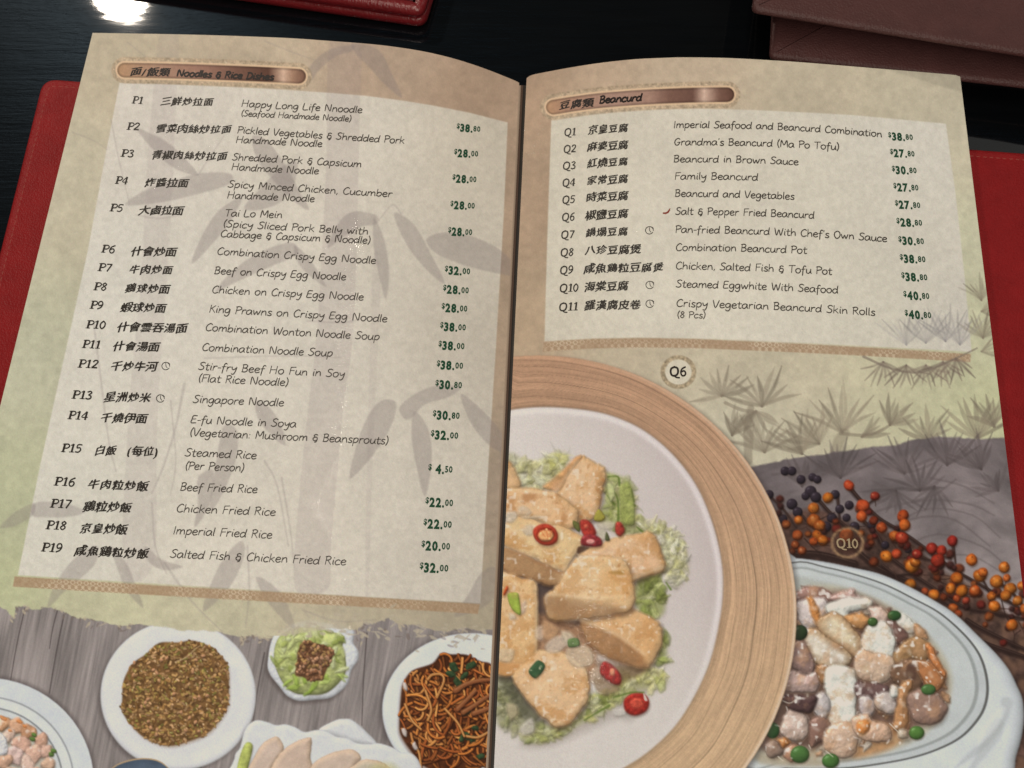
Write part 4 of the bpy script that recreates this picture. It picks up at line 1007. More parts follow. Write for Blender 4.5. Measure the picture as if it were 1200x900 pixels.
A.disc(*z4(805, 150)[0], 3, (214, 150, 110), ry=4.4, rad=2, shadow=None, soft=1, alpha=.8)
A.disc(*z4(960, 350)[0], 8, (196, 84, 64), ry=6.5, rad=4, tex=.4, ts=3, shadow=None, soft=1.4, alpha=.8)
A.fill(z4(1005, 285, 1030, 330, 1010, 330), (206, 196, 184), .9, 1)
A.fill(z1(735, 830, 830, 840, 730, 890), (70, 44, 30), .8, 1.5)

# --- round number badges
for bx, by, k in ((795, 436, 0), (993, 636, 1)):
    a = np.linspace(0, 2 * math.pi, 40, endpoint=False)
    ci = lambda q: np.stack([bx + q * np.cos(a), by + q * .94 * np.sin(a)], -1)
    if k == 0:
        A.fill(ci(21), (158, 140, 112), .9, 1.0, n=0, id=8, tex=.4, ts=2.6)
        A.fill(ci(15.6), (205, 195, 172), 1, .9, n=0, tex=.05)
    else:
        s = A.blk(ci(21), 1); X, Y = A.X[s], A.Y[s]
        rr = np.hypot(X - bx, (Y - by) / .94)
        m = np.exp(-((rr - 18) / 2.2) ** 2) * (.35 + .5 * fbm(X, Y, 2.4, 4, 2))
        A.put(s, m, (176, 140, 100))
        A.fill(ci(15), (72, 44, 34), .45, 2, n=0)
        I = A.ID[s]; I[rr < 21] = 9
def keep_main(I, k, to):
    """give stray islands of a printed region to a neighbour"""
    todo = set(map(tuple, np.argwhere(I == k))); groups = []
    while todo:
        st_ = [todo.pop()]; g = [st_[0]]
        while st_:
            i, j = st_.pop()
            for q in ((i + 1, j), (i - 1, j), (i, j + 1), (i, j - 1)):
                if q in todo:
                    todo.discard(q); st_.append(q); g.append(q)
        groups.append(g)
    groups.sort(key=len)
    for g in groups[:-1]:
        for q in g: I[q] = to
keep_main(A.ID, 7, 6)
keep_main(A.ID, 6, 5)
A.ID[(A.Y > 700) & (A.X < 1000) & (A.ID == 0)] = 4
keep_main(A.ID, 0, 3)
ART_R = A
# ------------------------------------------------------------------ materials of the booklet
def print_material():
    m, nt, b = principled('laminated_print', rough=.62, spec=.10, attr='ink', coat=.3, coat_rough=.05)
    v = coords(nt, 1.0)
    n1 = noise(nt, v, 900, 3, .6)
    n2 = noise(nt, v, 60, 2, .5)
    n3 = noise(nt, v, 260, 2, .6)
    nb = bump(nt, n2.outputs['Fac'], .06, .0010)
    nb2 = bump(nt, n1.outputs['Fac'], .12, .00010, nb)
    nt.links.new(nb2, b.inputs['Normal'])
    cb = bump(nt, n1.outputs['Fac'], 1.0, .00012, nb)
    cb2 = bump(nt, n3.outputs['Fac'], .3, .00012, cb)
    nt.links.new(cb2, b.inputs['Coat Normal'])
    # the film only shines where it is dimpled: sparse small facets
    n4 = noise(nt, v, 1150, 1, .5)
    n5 = noise(nt, v, 45, 2, .5)
    ad = nt.nodes.new('ShaderNodeMath'); ad.operation = 'MULTIPLY_ADD'
    ad.inputs[1].default_value = .35
    nt.links.new(n5.outputs['Fac'], ad.inputs[0]); nt.links.new(n4.outputs['Fac'], ad.inputs[2])
    mr = nt.nodes.new('ShaderNodeMapRange')
    mr.inputs['From Min'].default_value = .71; mr.inputs['From Max'].default_value = .77
    mr.inputs['To Min'].default_value = .015; mr.inputs['To Max'].default_value = 1.0
    nt.links.new(ad.outputs['Value'], mr.inputs['Value'])
    # and in gloss bands painted per vertex as 'film' to place the glints
    fa = nt.nodes.new('ShaderNodeAttribute'); fa.attribute_name = 'film'
    mu = nt.nodes.new('ShaderNodeMath'); mu.operation = 'MULTIPLY'
    nt.links.new(mr.outputs['Result'], mu.inputs[0]); nt.links.new(fa.outputs['Fac'], mu.inputs[1])
    nt.links.new(mu.outputs['Value'], b.inputs['Coat Weight'])
    return m
PRINT = print_material()
DARK, _, _ = principled('dark_ink', .5, .3, (0.030, 0.026, 0.022))
GREYINK, _, _ = principled('grey_brown_ink', .5, .3, (0.062, 0.054, 0.046))
GREEN, _, _ = principled('green_ink', .5, .3, (0.010, 0.070, 0.034))
BROWNINK, _, _ = principled('brown_ink', .5, .3, (0.012, 0.007, 0.006))
CREAMINK, _, _ = principled('cream_ink', .5, .3, (0.42, 0.34, 0.22))
REDINK, _, _ = principled('red_ink', .5, .3, (0.26, 0.035, 0.02))
PAPER, _nt, _b = principled('page_stock', .7, .2, (0.60, 0.55, 0.46))
_n = noise(_nt, coords(_nt, (20, 20, 900)), 3.0, 2)
_nt.links.new(bump(_nt, _n.outputs['Fac'], .3, .0002), _b.inputs['Normal'])
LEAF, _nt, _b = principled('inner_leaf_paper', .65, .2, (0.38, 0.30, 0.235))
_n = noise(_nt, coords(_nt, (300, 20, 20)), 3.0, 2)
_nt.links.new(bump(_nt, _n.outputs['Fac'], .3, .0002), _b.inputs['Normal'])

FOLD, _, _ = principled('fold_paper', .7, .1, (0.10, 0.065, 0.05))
menu = empty('menu_booklet', (_bx, _by, Z0), 'open restaurant menu booklet with curved parchment pages, lying on the red leather cover', 'menu')
menu_loc = np.array([_bx, _by, Z0])

def part(name, V, F, mat, parent, label=None, **k):
    o = mesh_obj(name, np.asarray(V) - menu_loc, F, mat, parent, **k)
    if label:
        o['label'] = label
    return o

NAMES = {
    'L': {0: ('page', 'left page listing noodles and rice dishes'), 1: ('title_banner', 'brown noodles and rice title bar'), 2: ('list_panel', None), 3: ('ornamental_border', None), 4: ('wooden_tabletop_picture', 'printed grey timber boards'),
          5: ('pot_picture', 'printed white pot of prawns'), 6: ('rice_plate_picture', 'printed round plate of brown fried rice'), 7: ('lettuce_bowl_picture', 'printed white bowl with lettuce and mince'), 8: ('noodle_plate_picture', 'printed plate of dark fried noodles'),
          9: ('scalloped_dish_picture', 'printed scalloped dish of pale slices'), 10: ('blue_bowl_picture', 'printed rim of a blue bowl')},
    'R': {0: ('page', 'right page listing beancurd dishes'), 1: ('title_banner', 'brown beancurd title bar'), 2: ('list_panel', None), 3: ('ornamental_border', None), 4: ('tofu_plate_picture', 'printed plate of fried tofu in a bamboo ring'),
          5: ('seafood_pot_picture', 'printed white pot of seafood and peas'), 6: ('berry_branch_picture', 'printed orange berries on dark twigs'), 7: ('hill_picture', 'printed grey wash hill with pines'), 8: ('number_badge', 'round pale badge reading Q6'), 9: ('number_badge', 'round dark badge reading Q10')},
}

GLINT_BANDS = {'L': [([(425, 262), (420, 280), (412, 330), (404, 420), (400, 520), (402, 660), (406, 745)], 11), ([(372, 590), (388, 612), (396, 640)], 10)],
           'R': [([(640, 690), (676, 715), (694, 750), (686, 800), (674, 850), (660, 880)], 26), ([(600, 860), (625, 862)], 12), ([(680, 775), (694, 830)], 10)]}  # gloss bands added where the tube's glints should show
def build_page(A, side):
    h, w = A.X.shape
    P = on_page(A.X, A.Y, side)
    idx = np.arange(h * w).reshape(h, w)
    F = np.stack([idx[:-1, :-1], idx[1:, :-1], idx[1:, 1:], idx[:-1, 1:]], -1).reshape(-1, 4)
    fid = A.ID[:-1, :-1].reshape(-1)
    V = P.reshape(-1, 3)
    grain = 1 + .014 * rng.standard_normal(h * w)[:, None] + .008 * rng.standard_normal((h * w, 3))
    V2 = np.stack([A.X.ravel(), A.Y.ravel()], -1)
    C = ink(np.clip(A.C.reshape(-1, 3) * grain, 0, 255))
    film = np.full(h * w, .02)
    for pts, wd in GLINT_BANDS[side]:
        pts = smooth(pts, 6, False)
        for x, y in pts:
            film = np.maximum(film, np.exp(-((V2[:, 0] - x) ** 2 + (V2[:, 1] - y) ** 2) / wd ** 2))
    root = None
    for k, (name, label) in NAMES[side].items():
        f = F[fid == k]
        if not len(f):
            continue
        used = np.zeros(h * w, bool); used[f.ravel()] = True
        remap = np.cumsum(used) - 1
        o = part(name, V[used], remap[f], PRINT, menu if root is None else root, label, color=C[used])
        at = o.data.attributes.new('film', 'FLOAT', 'POINT')
        at.data.foreach_set('value', film[used].astype(np.float32))
        if root is None:
            root = o
    return root
page_L = build_page(ART_L, 'L')
page_R = build_page(ART_R, 'R')

# stack of the leaves below each open page: a closed solid under the surface
def leaf_stack(A, side, inset):
    ii = np.unique(np.linspace(0, A.X.shape[0] - 1, 36).astype(int)); jj = np.unique(np.linspace(0, A.X.shape[1] - 1, 60).astype(int))
    X = A.X[np.ix_(ii, jj)].copy(); Y = A.Y[np.ix_(ii, jj)].copy()
    Y[0] += inset; Y[-1] -= inset
    if side == 'L':
        X[:, 0] += inset; X[:, -1] -= 4
    else:
        X[:, -1] -= inset; X[:, 0] += 1
    T = on_page(X, Y, side); T[..., 2] -= .0005
    B = T.copy(); B[..., 2] = .0046
    T[..., 2] = np.maximum(T[..., 2], .0048)
    h, w = X.shape
    V = np.vstack([T.reshape(-1, 3), B.reshape(-1, 3)])
    i = np.arange(h * w).reshape(h, w); n = h * w
    F = []
    q = lambda a, b, c, d: F.append(np.stack([a.ravel(), b.ravel(), c.ravel(), d.ravel()], -1))
    q(i[:-1, :-1], i[1:, :-1], i[1:, 1:], i[:-1, 1:])
    q(i[:-1, :-1] + n, i[:-1, 1:] + n, i[1:, 1:] + n, i[1:, :-1] + n)
    for e in (i[0], i[-1], i[:, 0], i[:, -1]):
        q(e[:-1], e[1:], e[1:] + n, e[:-1] + n)
    part('leaf_stack', V, np.vstack(F), PAPER, menu, smooth=False)
leaf_stack(ART_L, 'L', 2.0)
leaf_stack(ART_R, 'R', 2.0)

# inner leaf showing as a narrow strip at the gutter, and the dark fold
ys = np.linspace(100, 955, 40)
def strip(offs, dz, mat, name):
    V = []
    for y in ys:
        for o_, z_ in zip(offs, dz):
            x, yy = unproj(line_x(y) + o_, y, Z0 + z_)
            V.append((x, yy, Z0 + z_))
    k = len(offs); F = []
    for a in range(len(ys) - 1):
        for b in range(k - 1):
            F.append((a * k + b, (a + 1) * k + b, (a + 1) * k + b + 1, a * k + b + 1))
    part(name, V, np.array(F), mat, menu)
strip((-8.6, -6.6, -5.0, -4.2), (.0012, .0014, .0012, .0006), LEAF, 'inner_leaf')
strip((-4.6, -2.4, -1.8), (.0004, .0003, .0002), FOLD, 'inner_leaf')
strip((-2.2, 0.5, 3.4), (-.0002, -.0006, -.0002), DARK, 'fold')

# ------------------------------------------------------------------ handwriting and serif letters as pen strokes
HAND = {}
def G(ch, adv, st_):
    HAND[ch] = (float(adv), [[tuple(map(float, p.split(','))) for p in s.split()] for s in st_.split('|')])
for a in ('a~6.3~5,5.5 3,6.2 .8,4.5 .5,1.5 2,0 4,1.5 5.2,5.5 5,2 6,.2', 'b~6~1,10 .8,.3|.8,3 2.5,5.5 4.8,5 5,2 3,0 .8,.8', 'c~5.2~4.8,5.2 3,6.2 1,4.5 .6,2 2,0 4.8,.8', 'd~6.3~5,4.5 3,6 .8,4.2 .6,1.5 2,0 4,1 5.2,4|5.5,10 5,3 5.5,0',
          'e~5.5~1,3 4,3.6 4.6,5 3,6.2 1.2,5 .6,2.5 1.8,.2 3.4,.1 5,1', 'f~4.5~4.6,9.2 3.3,10 2.2,8.5 1.8,4 1.5,-3.2|.3,5.2 4,5.8', 'g~6~5,5.3 3,6.2 .8,4.5 .8,1.8 2.2,.5 4.2,2 5,5.5 4.8,-1 3.5,-3.8 1.5,-3.6 .8,-2.4',
          'h~6~1,10 .8,0|.8,3 2.5,5.5 4.2,5.5 4.8,3.5 5,.2', 'i~2.6~1.3,5.8 1.2,1.5 1.8,.2|1.6,8.1 1.75,8.8', 'k~5.6~1,10 .8,0|4.5,6 1,3|2,3.6 5,0', 'l~2.4~1.2,10 1,1.5 1.6,.2',
          'm~8.8~1,6 .8,0|.8,3.2 2.3,5.6 3.8,5.6 4.2,3.5 4.2,.2|4.2,3.2 5.8,5.6 7.2,5.5 7.6,3.5 8,.2', 'n~6~1,6 .8,0|.8,3 2.5,5.6 4.2,5.6 4.8,3.5 5.2,.2', 'o~6~3,6.2 1,5 .6,2.5 2,.1 4,.3 5.3,3 4.6,5.5 3,6.2', 'p~6~1,6 .9,-4|.9,3.5 2.5,6 4.8,5.5 5,2.5 3.2,.2 .9,.8',
          'r~4.6~1,6 .9,0|.9,3.2 2.2,5.6 4.3,5.8', 's~4.8~4.3,5.5 2.6,6.2 1.2,5 2,3.5 4,2.2 3.9,.6 2.2,0 .5,.8', 't~4.4~2,8.8 1.8,1.2 2.8,.1 4,.6|.3,6 4.2,6.3', 'u~6~1,6 .8,2 2,.1 3.8,.8 4.9,4|5,6 5,1.5 5.8,.1', 'v~5.2~.5,6 2.4,0 4.8,6.2',
          'w~7.8~.5,6 2,.1 3.8,4.8 5.2,.1 7.2,6.2', 'y~5.6~.6,6 1.2,3 2.8,2.5 4.8,5|5,6 4.4,0 3,-3.6 1,-3.2', 'H~8~1,10 .8,0|6.5,10 6.3,0|.8,5 6.4,5.4', 'L~6.2~1,10 .7,.4 5.8,.3', 'N~8~1,0 1.2,9.8 6,.2 6.5,10', 'S~6.2~5.8,9 3.8,10 1.6,8.6 2.2,6.2 4.8,4.2 4.8,1.4 2.6,0 .3,1',
          'P~6~1.2,9.6 1,0|.3,9.2 3,10 5.5,8.6 5,6 1.1,4.6', 'V~6.5~.5,10 3,0 6.3,10', 'C~6.6~6,8.6 4.2,10 1.8,8 .7,4.5 1.6,1 3.6,0 6.2,1.4', 'M~9~1,0 1.6,9.8 4.4,3 7.2,9.8 8,0', 'T~6.6~3.3,9.6 3.1,0|.3,9.4 6.6,9.9',
          'B~6.4~1.2,9.6 1,.2|.4,9.4 3.5,10 5,8.2 3.8,5.8 1.3,5.3|1.3,5.3 4.6,4.8 5.4,2.4 3.6,.3 .6,.3', 'E~6~5.4,9.6 1.6,9.4 1,5 .9,.4 5.4,.6|1.1,5.2 4.6,5.5', 'W~9.6~.6,10 2.6,0 4.8,8 6.8,0 9,10', 'F~5.8~1.3,9.5 1,0|1.2,9.5 5.8,9.9|1.1,5.2 4.8,5.5', 'R~6.4~1.2,9.6 1,0|.4,9.2 3.4,10 5.2,8.2 4,5.8 1.2,5|2.6,5.2 5.8,0',
          'I~2.8~1.5,10 1.3,0', 'K~6.2~1.2,10 1,0|5.4,9.6 1.2,4.8|2.4,5.6 5.8,.2', 'G~7~6,8.6 4,10 1.6,7.8 .8,4 2.2,.4 4.6,.6 6,3.8|3.6,4.2 6.6,4.4', 'D~7~1.4,9.6 1.1,.3|.5,9.6 4,9.6 6.3,6.2 5.4,2 2.6,.2 .6,.3', 'O~7.4~3.8,10 1.4,8 .8,4 2.4,.2 4.8,.4 6.6,4.4 5.8,8.6 3.8,10',
          '&~6~4.8,7.8 3,8.6 1.4,7.2 2.2,5.4 4.4,5|2.4,5.2 .8,3.4 1.6,.9 3.8,.6 4.9,2.4 4.6,4.6|4.9,2.4 4.2,-.8 2.8,-1.4', '(~3~2.6,11 1.2,7.5 1,3 2.4,-1.5', ')~3~.6,11 2,7.5 2.2,3 .8,-1.5', ',~2.4~1.4,.8 1,-1.4', "'~2~1.2,10 1,8", '-~3.8~.5,3.6 3.2,3.8', ':~2.4~1.2,4.6 1.3,5.3|1.1,.2 1.2,.9',
          '8~5.6~3,10 1.3,8 3,5.6 4.8,3 3,0 .8,2.6 3,5.6 4.6,8 3,10', '/~4~.4,-1 3.6,10.5'):
    G(*a.split('~'))
SER = {'P': (6.6, [('2,.3 2,9.7', 1.9), ('.3,.3 4,.3', .7), ('.3,9.7 4.2,9.7', .7), ('2,9.7 5,9.6 6.4,7.4 5,5 2,4.7', 1.2)]),
       'Q': (8.6, [('4,9.9 1.5,8.3 .9,4.8 1.8,1.2 4,.1 6.4,1.3 7.3,5 6.5,8.6 4,9.9', 1.5), ('4,.2 6,-1.8 8.6,-2.2', 1.2)]),
       '0': (5.8, [('2.9,9.8 1,7 1,3 2.9,.1 4.8,3 4.8,7 2.9,9.8', 1.3)]), '1': (5.2, [('2.9,.3 2.9,9.8', 1.7), ('1,8.4 2.9,9.7', .9), ('.9,.3 4.9,.3', .7)]),
       '2': (5.8, [('1,7.8 2.2,9.7 4.3,9.4 4.9,7.3 3.3,4 .9,.8', 1.3), ('.9,.6 5.3,.6', 1.4)]), '3': (5.6, [('1,8.8 3.2,9.8 4.5,8 2.4,5.4', 1.2), ('2.4,5.4 4.7,3.6 4.5,1 2.5,.1 .7,.9', 1.3)]),
       '4': (6, [('4,9.8 .6,3.1 5.8,3.1', .9), ('4.2,9.6 4.2,.2', 1.7)]), '5': (5.6, [('5,9.4 1.8,9.4 1.4,5.6 3.8,5.8 4.9,3.2 3.5,.4 .8,.7', 1.2)]),
       '6': (5.8, [('4.8,9.8 2,7.6 1,3.6 2.2,.2 4.3,.3 5.1,3 3.8,5.4 1.5,4.4', 1.25)]), '7': (5.6, [('.8,9.3 5.2,9.3', 1.2), ('5.2,9.3 2.4,.1', 1.3)]),
       '8': (5.8, [('2.9,9.8 1.2,7.8 2.9,5.4 4.8,2.8 2.9,.1 .9,2.6 2.9,5.4 4.6,7.8 2.9,9.8', 1.2)]), '9': (5.8, [('1.2,.2 3.8,2.2 4.9,6.2 3.7,9.7 1.6,9.6 .8,7 2,4.6 4.5,5.6', 1.25)])}

class Ink:
    """collects flat pen ribbons, in photo-mapped page points, into one mesh"""
    def __init__(self, side):
        self.side = side; self.V = []; self.F = []; self.n = 0; self.k = 0
    def ribbon(self, P, w, lift=.00007, end=.75):
        P = np.asarray(P, float)
        keep = np.r_[True, np.hypot(*np.diff(P, axis=0).T) > .02]
        P = P[keep]
        if len(P) < 2: return
        t = np.gradient(P, axis=0)
        t /= np.maximum(np.hypot(t[:, 0], t[:, 1]), 1e-6)[:, None]
        P = P.copy(); P[0] -= t[0] * w * .25; P[-1] += t[-1] * w * .25
        nm = np.stack([-t[:, 1], t[:, 0]], -1) * w * .5
        ww = np.ones(len(P)); ww[0] = ww[-1] = end
        L, R = P + nm * ww[:, None], P - nm * ww[:, None]
        m = len(P)
        q = np.vstack([L, R])
        z = lift + self.k % 9 * 4e-6 + np.r_[np.arange(m), np.arange(m)] * 3e-7
        self.V.append((q, z))
        i = np.arange(m - 1) + self.n
        self.F.append(np.stack([i, i + 1, i + 1 + m, i + m], -1))
        self.n += 2 * m; self.k += 1
    def build(self, name, mat, parent, label=None):
        q = np.vstack([v for v, _ in self.V]); z = np.concatenate([z for _, z in self.V])
        P = on_page(q[:, 0], q[:, 1], self.side)
        P[:, 2] += z
        F = np.vstack(self.F)
        # face up
        a, b, c = P[F[:, 0]], P[F[:, 1]], P[F[:, 2]]
        nz = np.cross(b - a, c - a)[:, 2]
        F[nz < 0] = F[nz < 0][:, ::-1]
        return part(name, P, F, mat, parent, label, smooth=False)

class Base:
    """a line of print: baseline from p0 to p1 (photo pixels), bowed by `bow` px; height h px per cap"""
    def __init__(self, p0, p1, h, bow=0.0, skew=0.0):
        self.p0, self.p1 = np.array(p0, float), np.array(p1, float)
        self.h, self.bow, self.skew = h, bow, skew
    def __call__(self, u, y):
        """u 0..1 along, y in cap heights"""
        u = np.asarray(u, float)[..., None]; y = np.asarray(y, float)[..., None]
        d = self.p1 - self.p0
        b = self.p0 + d * u
        b = b + np.array([0, 1.0]) * self.bow * 4 * u * (1 - u)
        up = np.stack([735.0 - b[..., 0], -3050.0 - b[..., 1]], -1)
        up /= np.hypot(up[..., 0], up[..., 1])[..., None]
        al = d / np.hypot(*d)
        return b + (up + al * self.skew) * y * self.h

def hand_line(I, text, base, w, jitter=0.03, seed=0):
    r = np.random.default_rng(seed + len(text))
    tot = sum(HAND[c][0] if c in HAND else 4.2 for c in text) - .8
    x = -.4
    for c in text:
        if c not in HAND:
            x += 4.2; continue
        adv, sts = HAND[c]
        jy = r.normal(0, .12)
        for s in sts:
            p = np.array(s) + (0, jy)
            p = smooth(p, 4, False) if len(p) > 2 else p
            I.ribbon(base((x + p[:, 0]) / tot, p[:, 1] / 10), w)
        x += adv

def serif_line(I, text, base, sc=1.0):
    tot = sum(SER[c][0] for c in text)
    x = 0
    L = np.hypot(*(base.p1 - base.p0)) / tot
    for c in text:
        adv, sts = SER[c]
        for s, w in sts:
            p = np.array([tuple(map(float, q.split(','))) for q in s.split()])
            p = smooth(p, 4, False) if len(p) > 2 else p
            I.ribbon(base((x + p[:, 0]) / tot, p[:, 1] / 10), w * (L + base.h / 10) * .5 * sc * 1.12, end=1.0)
        x += adv + (1.0 if c == 'Q' else .5) * 0

_fc = {}
def font_mesh(text, offset):
    key = (text, offset)
    if key not in _fc:
        c = bpy.data.curves.new('glyphs', 'FONT')
        c.body = text; c.resolution_u = 2; c.offset = offset
        o = bpy.data.objects.new('glyphs', c)
        COL.objects.link(o)
        bpy.context.view_layer.update()
        me = bpy.data.meshes.new_from_object(o.evaluated_get(bpy.context.evaluated_depsgraph_get()))
        V = np.array([v.co[:2] for v in me.vertices])
        F = [tuple(p.vertices) for p in me.polygons]
        bpy.data.objects.remove(o); bpy.data.curves.remove(c); bpy.data.meshes.remove(me)
        _fc[key] = (V, F)
    return _fc[key]

class Glyphs:
    def __init__(self, side):
        self.side = side; self.V = []; self.Z = []; self.F = []; self.n = 0
    def add(self, V, F, z=0.0):
        self.V.append(V); self.Z.append(np.full(len(V), z)); self.F += [tuple(i + self.n for i in f) for f in F]; self.n += len(V)
    def build(self, name, mat, parent, label=None):
        q = np.vstack(self.V)
        P = on_page(q[:, 0], q[:, 1], self.side)
        P[:, 2] += .00008 + np.concatenate(self.Z)
        F = []
        for f in self.F:
            a, b, c = P[f[0]], P[f[1]], P[f[2]]
            F.append(f if np.cross(b - a, c - a)[2] > 0 else f[::-1])
        return part(name, P, F, mat, parent, label, smooth=False)

def brush_chars(g, text, base, bold=.030, seed=0):
    """Chinese line, one em per character, with a brush-like rising slant"""
    r = np.random.default_rng(seed + 5)
    wid = [{' ': .85, '(': .5, ')': .5, '/': .5}.get(c, 1.0) for c in text]
    n = sum(wid); pos = 0.0
    for ch, w_ in zip(text, wid):
        i = pos + (w_ - 1) * .5 + (.31 if w_ == .5 else 0); pos += w_
        if ch == ' ': continue
        V, F = font_mesh(ch, 0.0)
        V = V.copy()
        cx, cy = .5, .38
        k = .98 + .16 * (r.random() - .5)
        x = (V[:, 0] - cx) * k; y = (V[:, 1] - cy) * k
        y2 = y + .13 * x + .04 * np.sin(x * 5 + i)
        x2 = x + .10 * y + .025 * np.sin(y * 9 + i)
        yj = .03 * (r.random() - .5)
        for q, (bx_, by_) in enumerate(((0, 0), (1, .35), (-1, -.35), (.3, .9))):   # pressed brush: the stroke widened both ways
            g.add(base((i + .5 + x2 + bx_ * bold) / n, y2 + .42 + yj + by_ * bold), F, q * 5e-6)

def price_line(g, text, base):
    """dollar sign small, whole number bold, cents small and raised"""
    whole, cents = text.split('.')
    items = [('$', .66, .27, .030, 0.0)] + ([(' ', 1, 0, 0, 0)] if len(whole) == 1 else []) + [(c, 1.0, 0.0, .050, 0) for c in whole] + [('.', 1.0, 0, .045, 0)] + [(c, .72, .12, .030, 0) for c in cents]
    x = 0; out = []
    for ch, sc, dy, off, _ in items:
        if ch == ' ': x += .30; continue
        V, F = font_mesh(ch, off)
        w = V[:, 0].max() - V[:, 0].min()
        out.append((np.stack([x + (V[:, 0] - V[:, 0].min()) * sc * .94, V[:, 1] * sc + dy], -1), F))
        x += (w * .94 + .075) * sc
    x -= .06
    for V, F in out:
        g.add(base(V[:, 0] / x, V[:, 1] / .70), F)

def icon_clock(I, x, y, r_):
    a = np.linspace(.5, 2 * math.pi + .1, 18)
    I.ribbon(np.stack([x + r_ * np.cos(a), y + r_ * .95 * np.sin(a)], -1), .9)
    I.ribbon([(x, y - r_ * .7), (x + .3, y + .3), (x + r_ * .4, y + r_ * .5)], .9)
    I.ribbon([(x + r_ * 1.05, y - r_ * .5), (x + r_ * .6, y - r_ * .9)], .9)
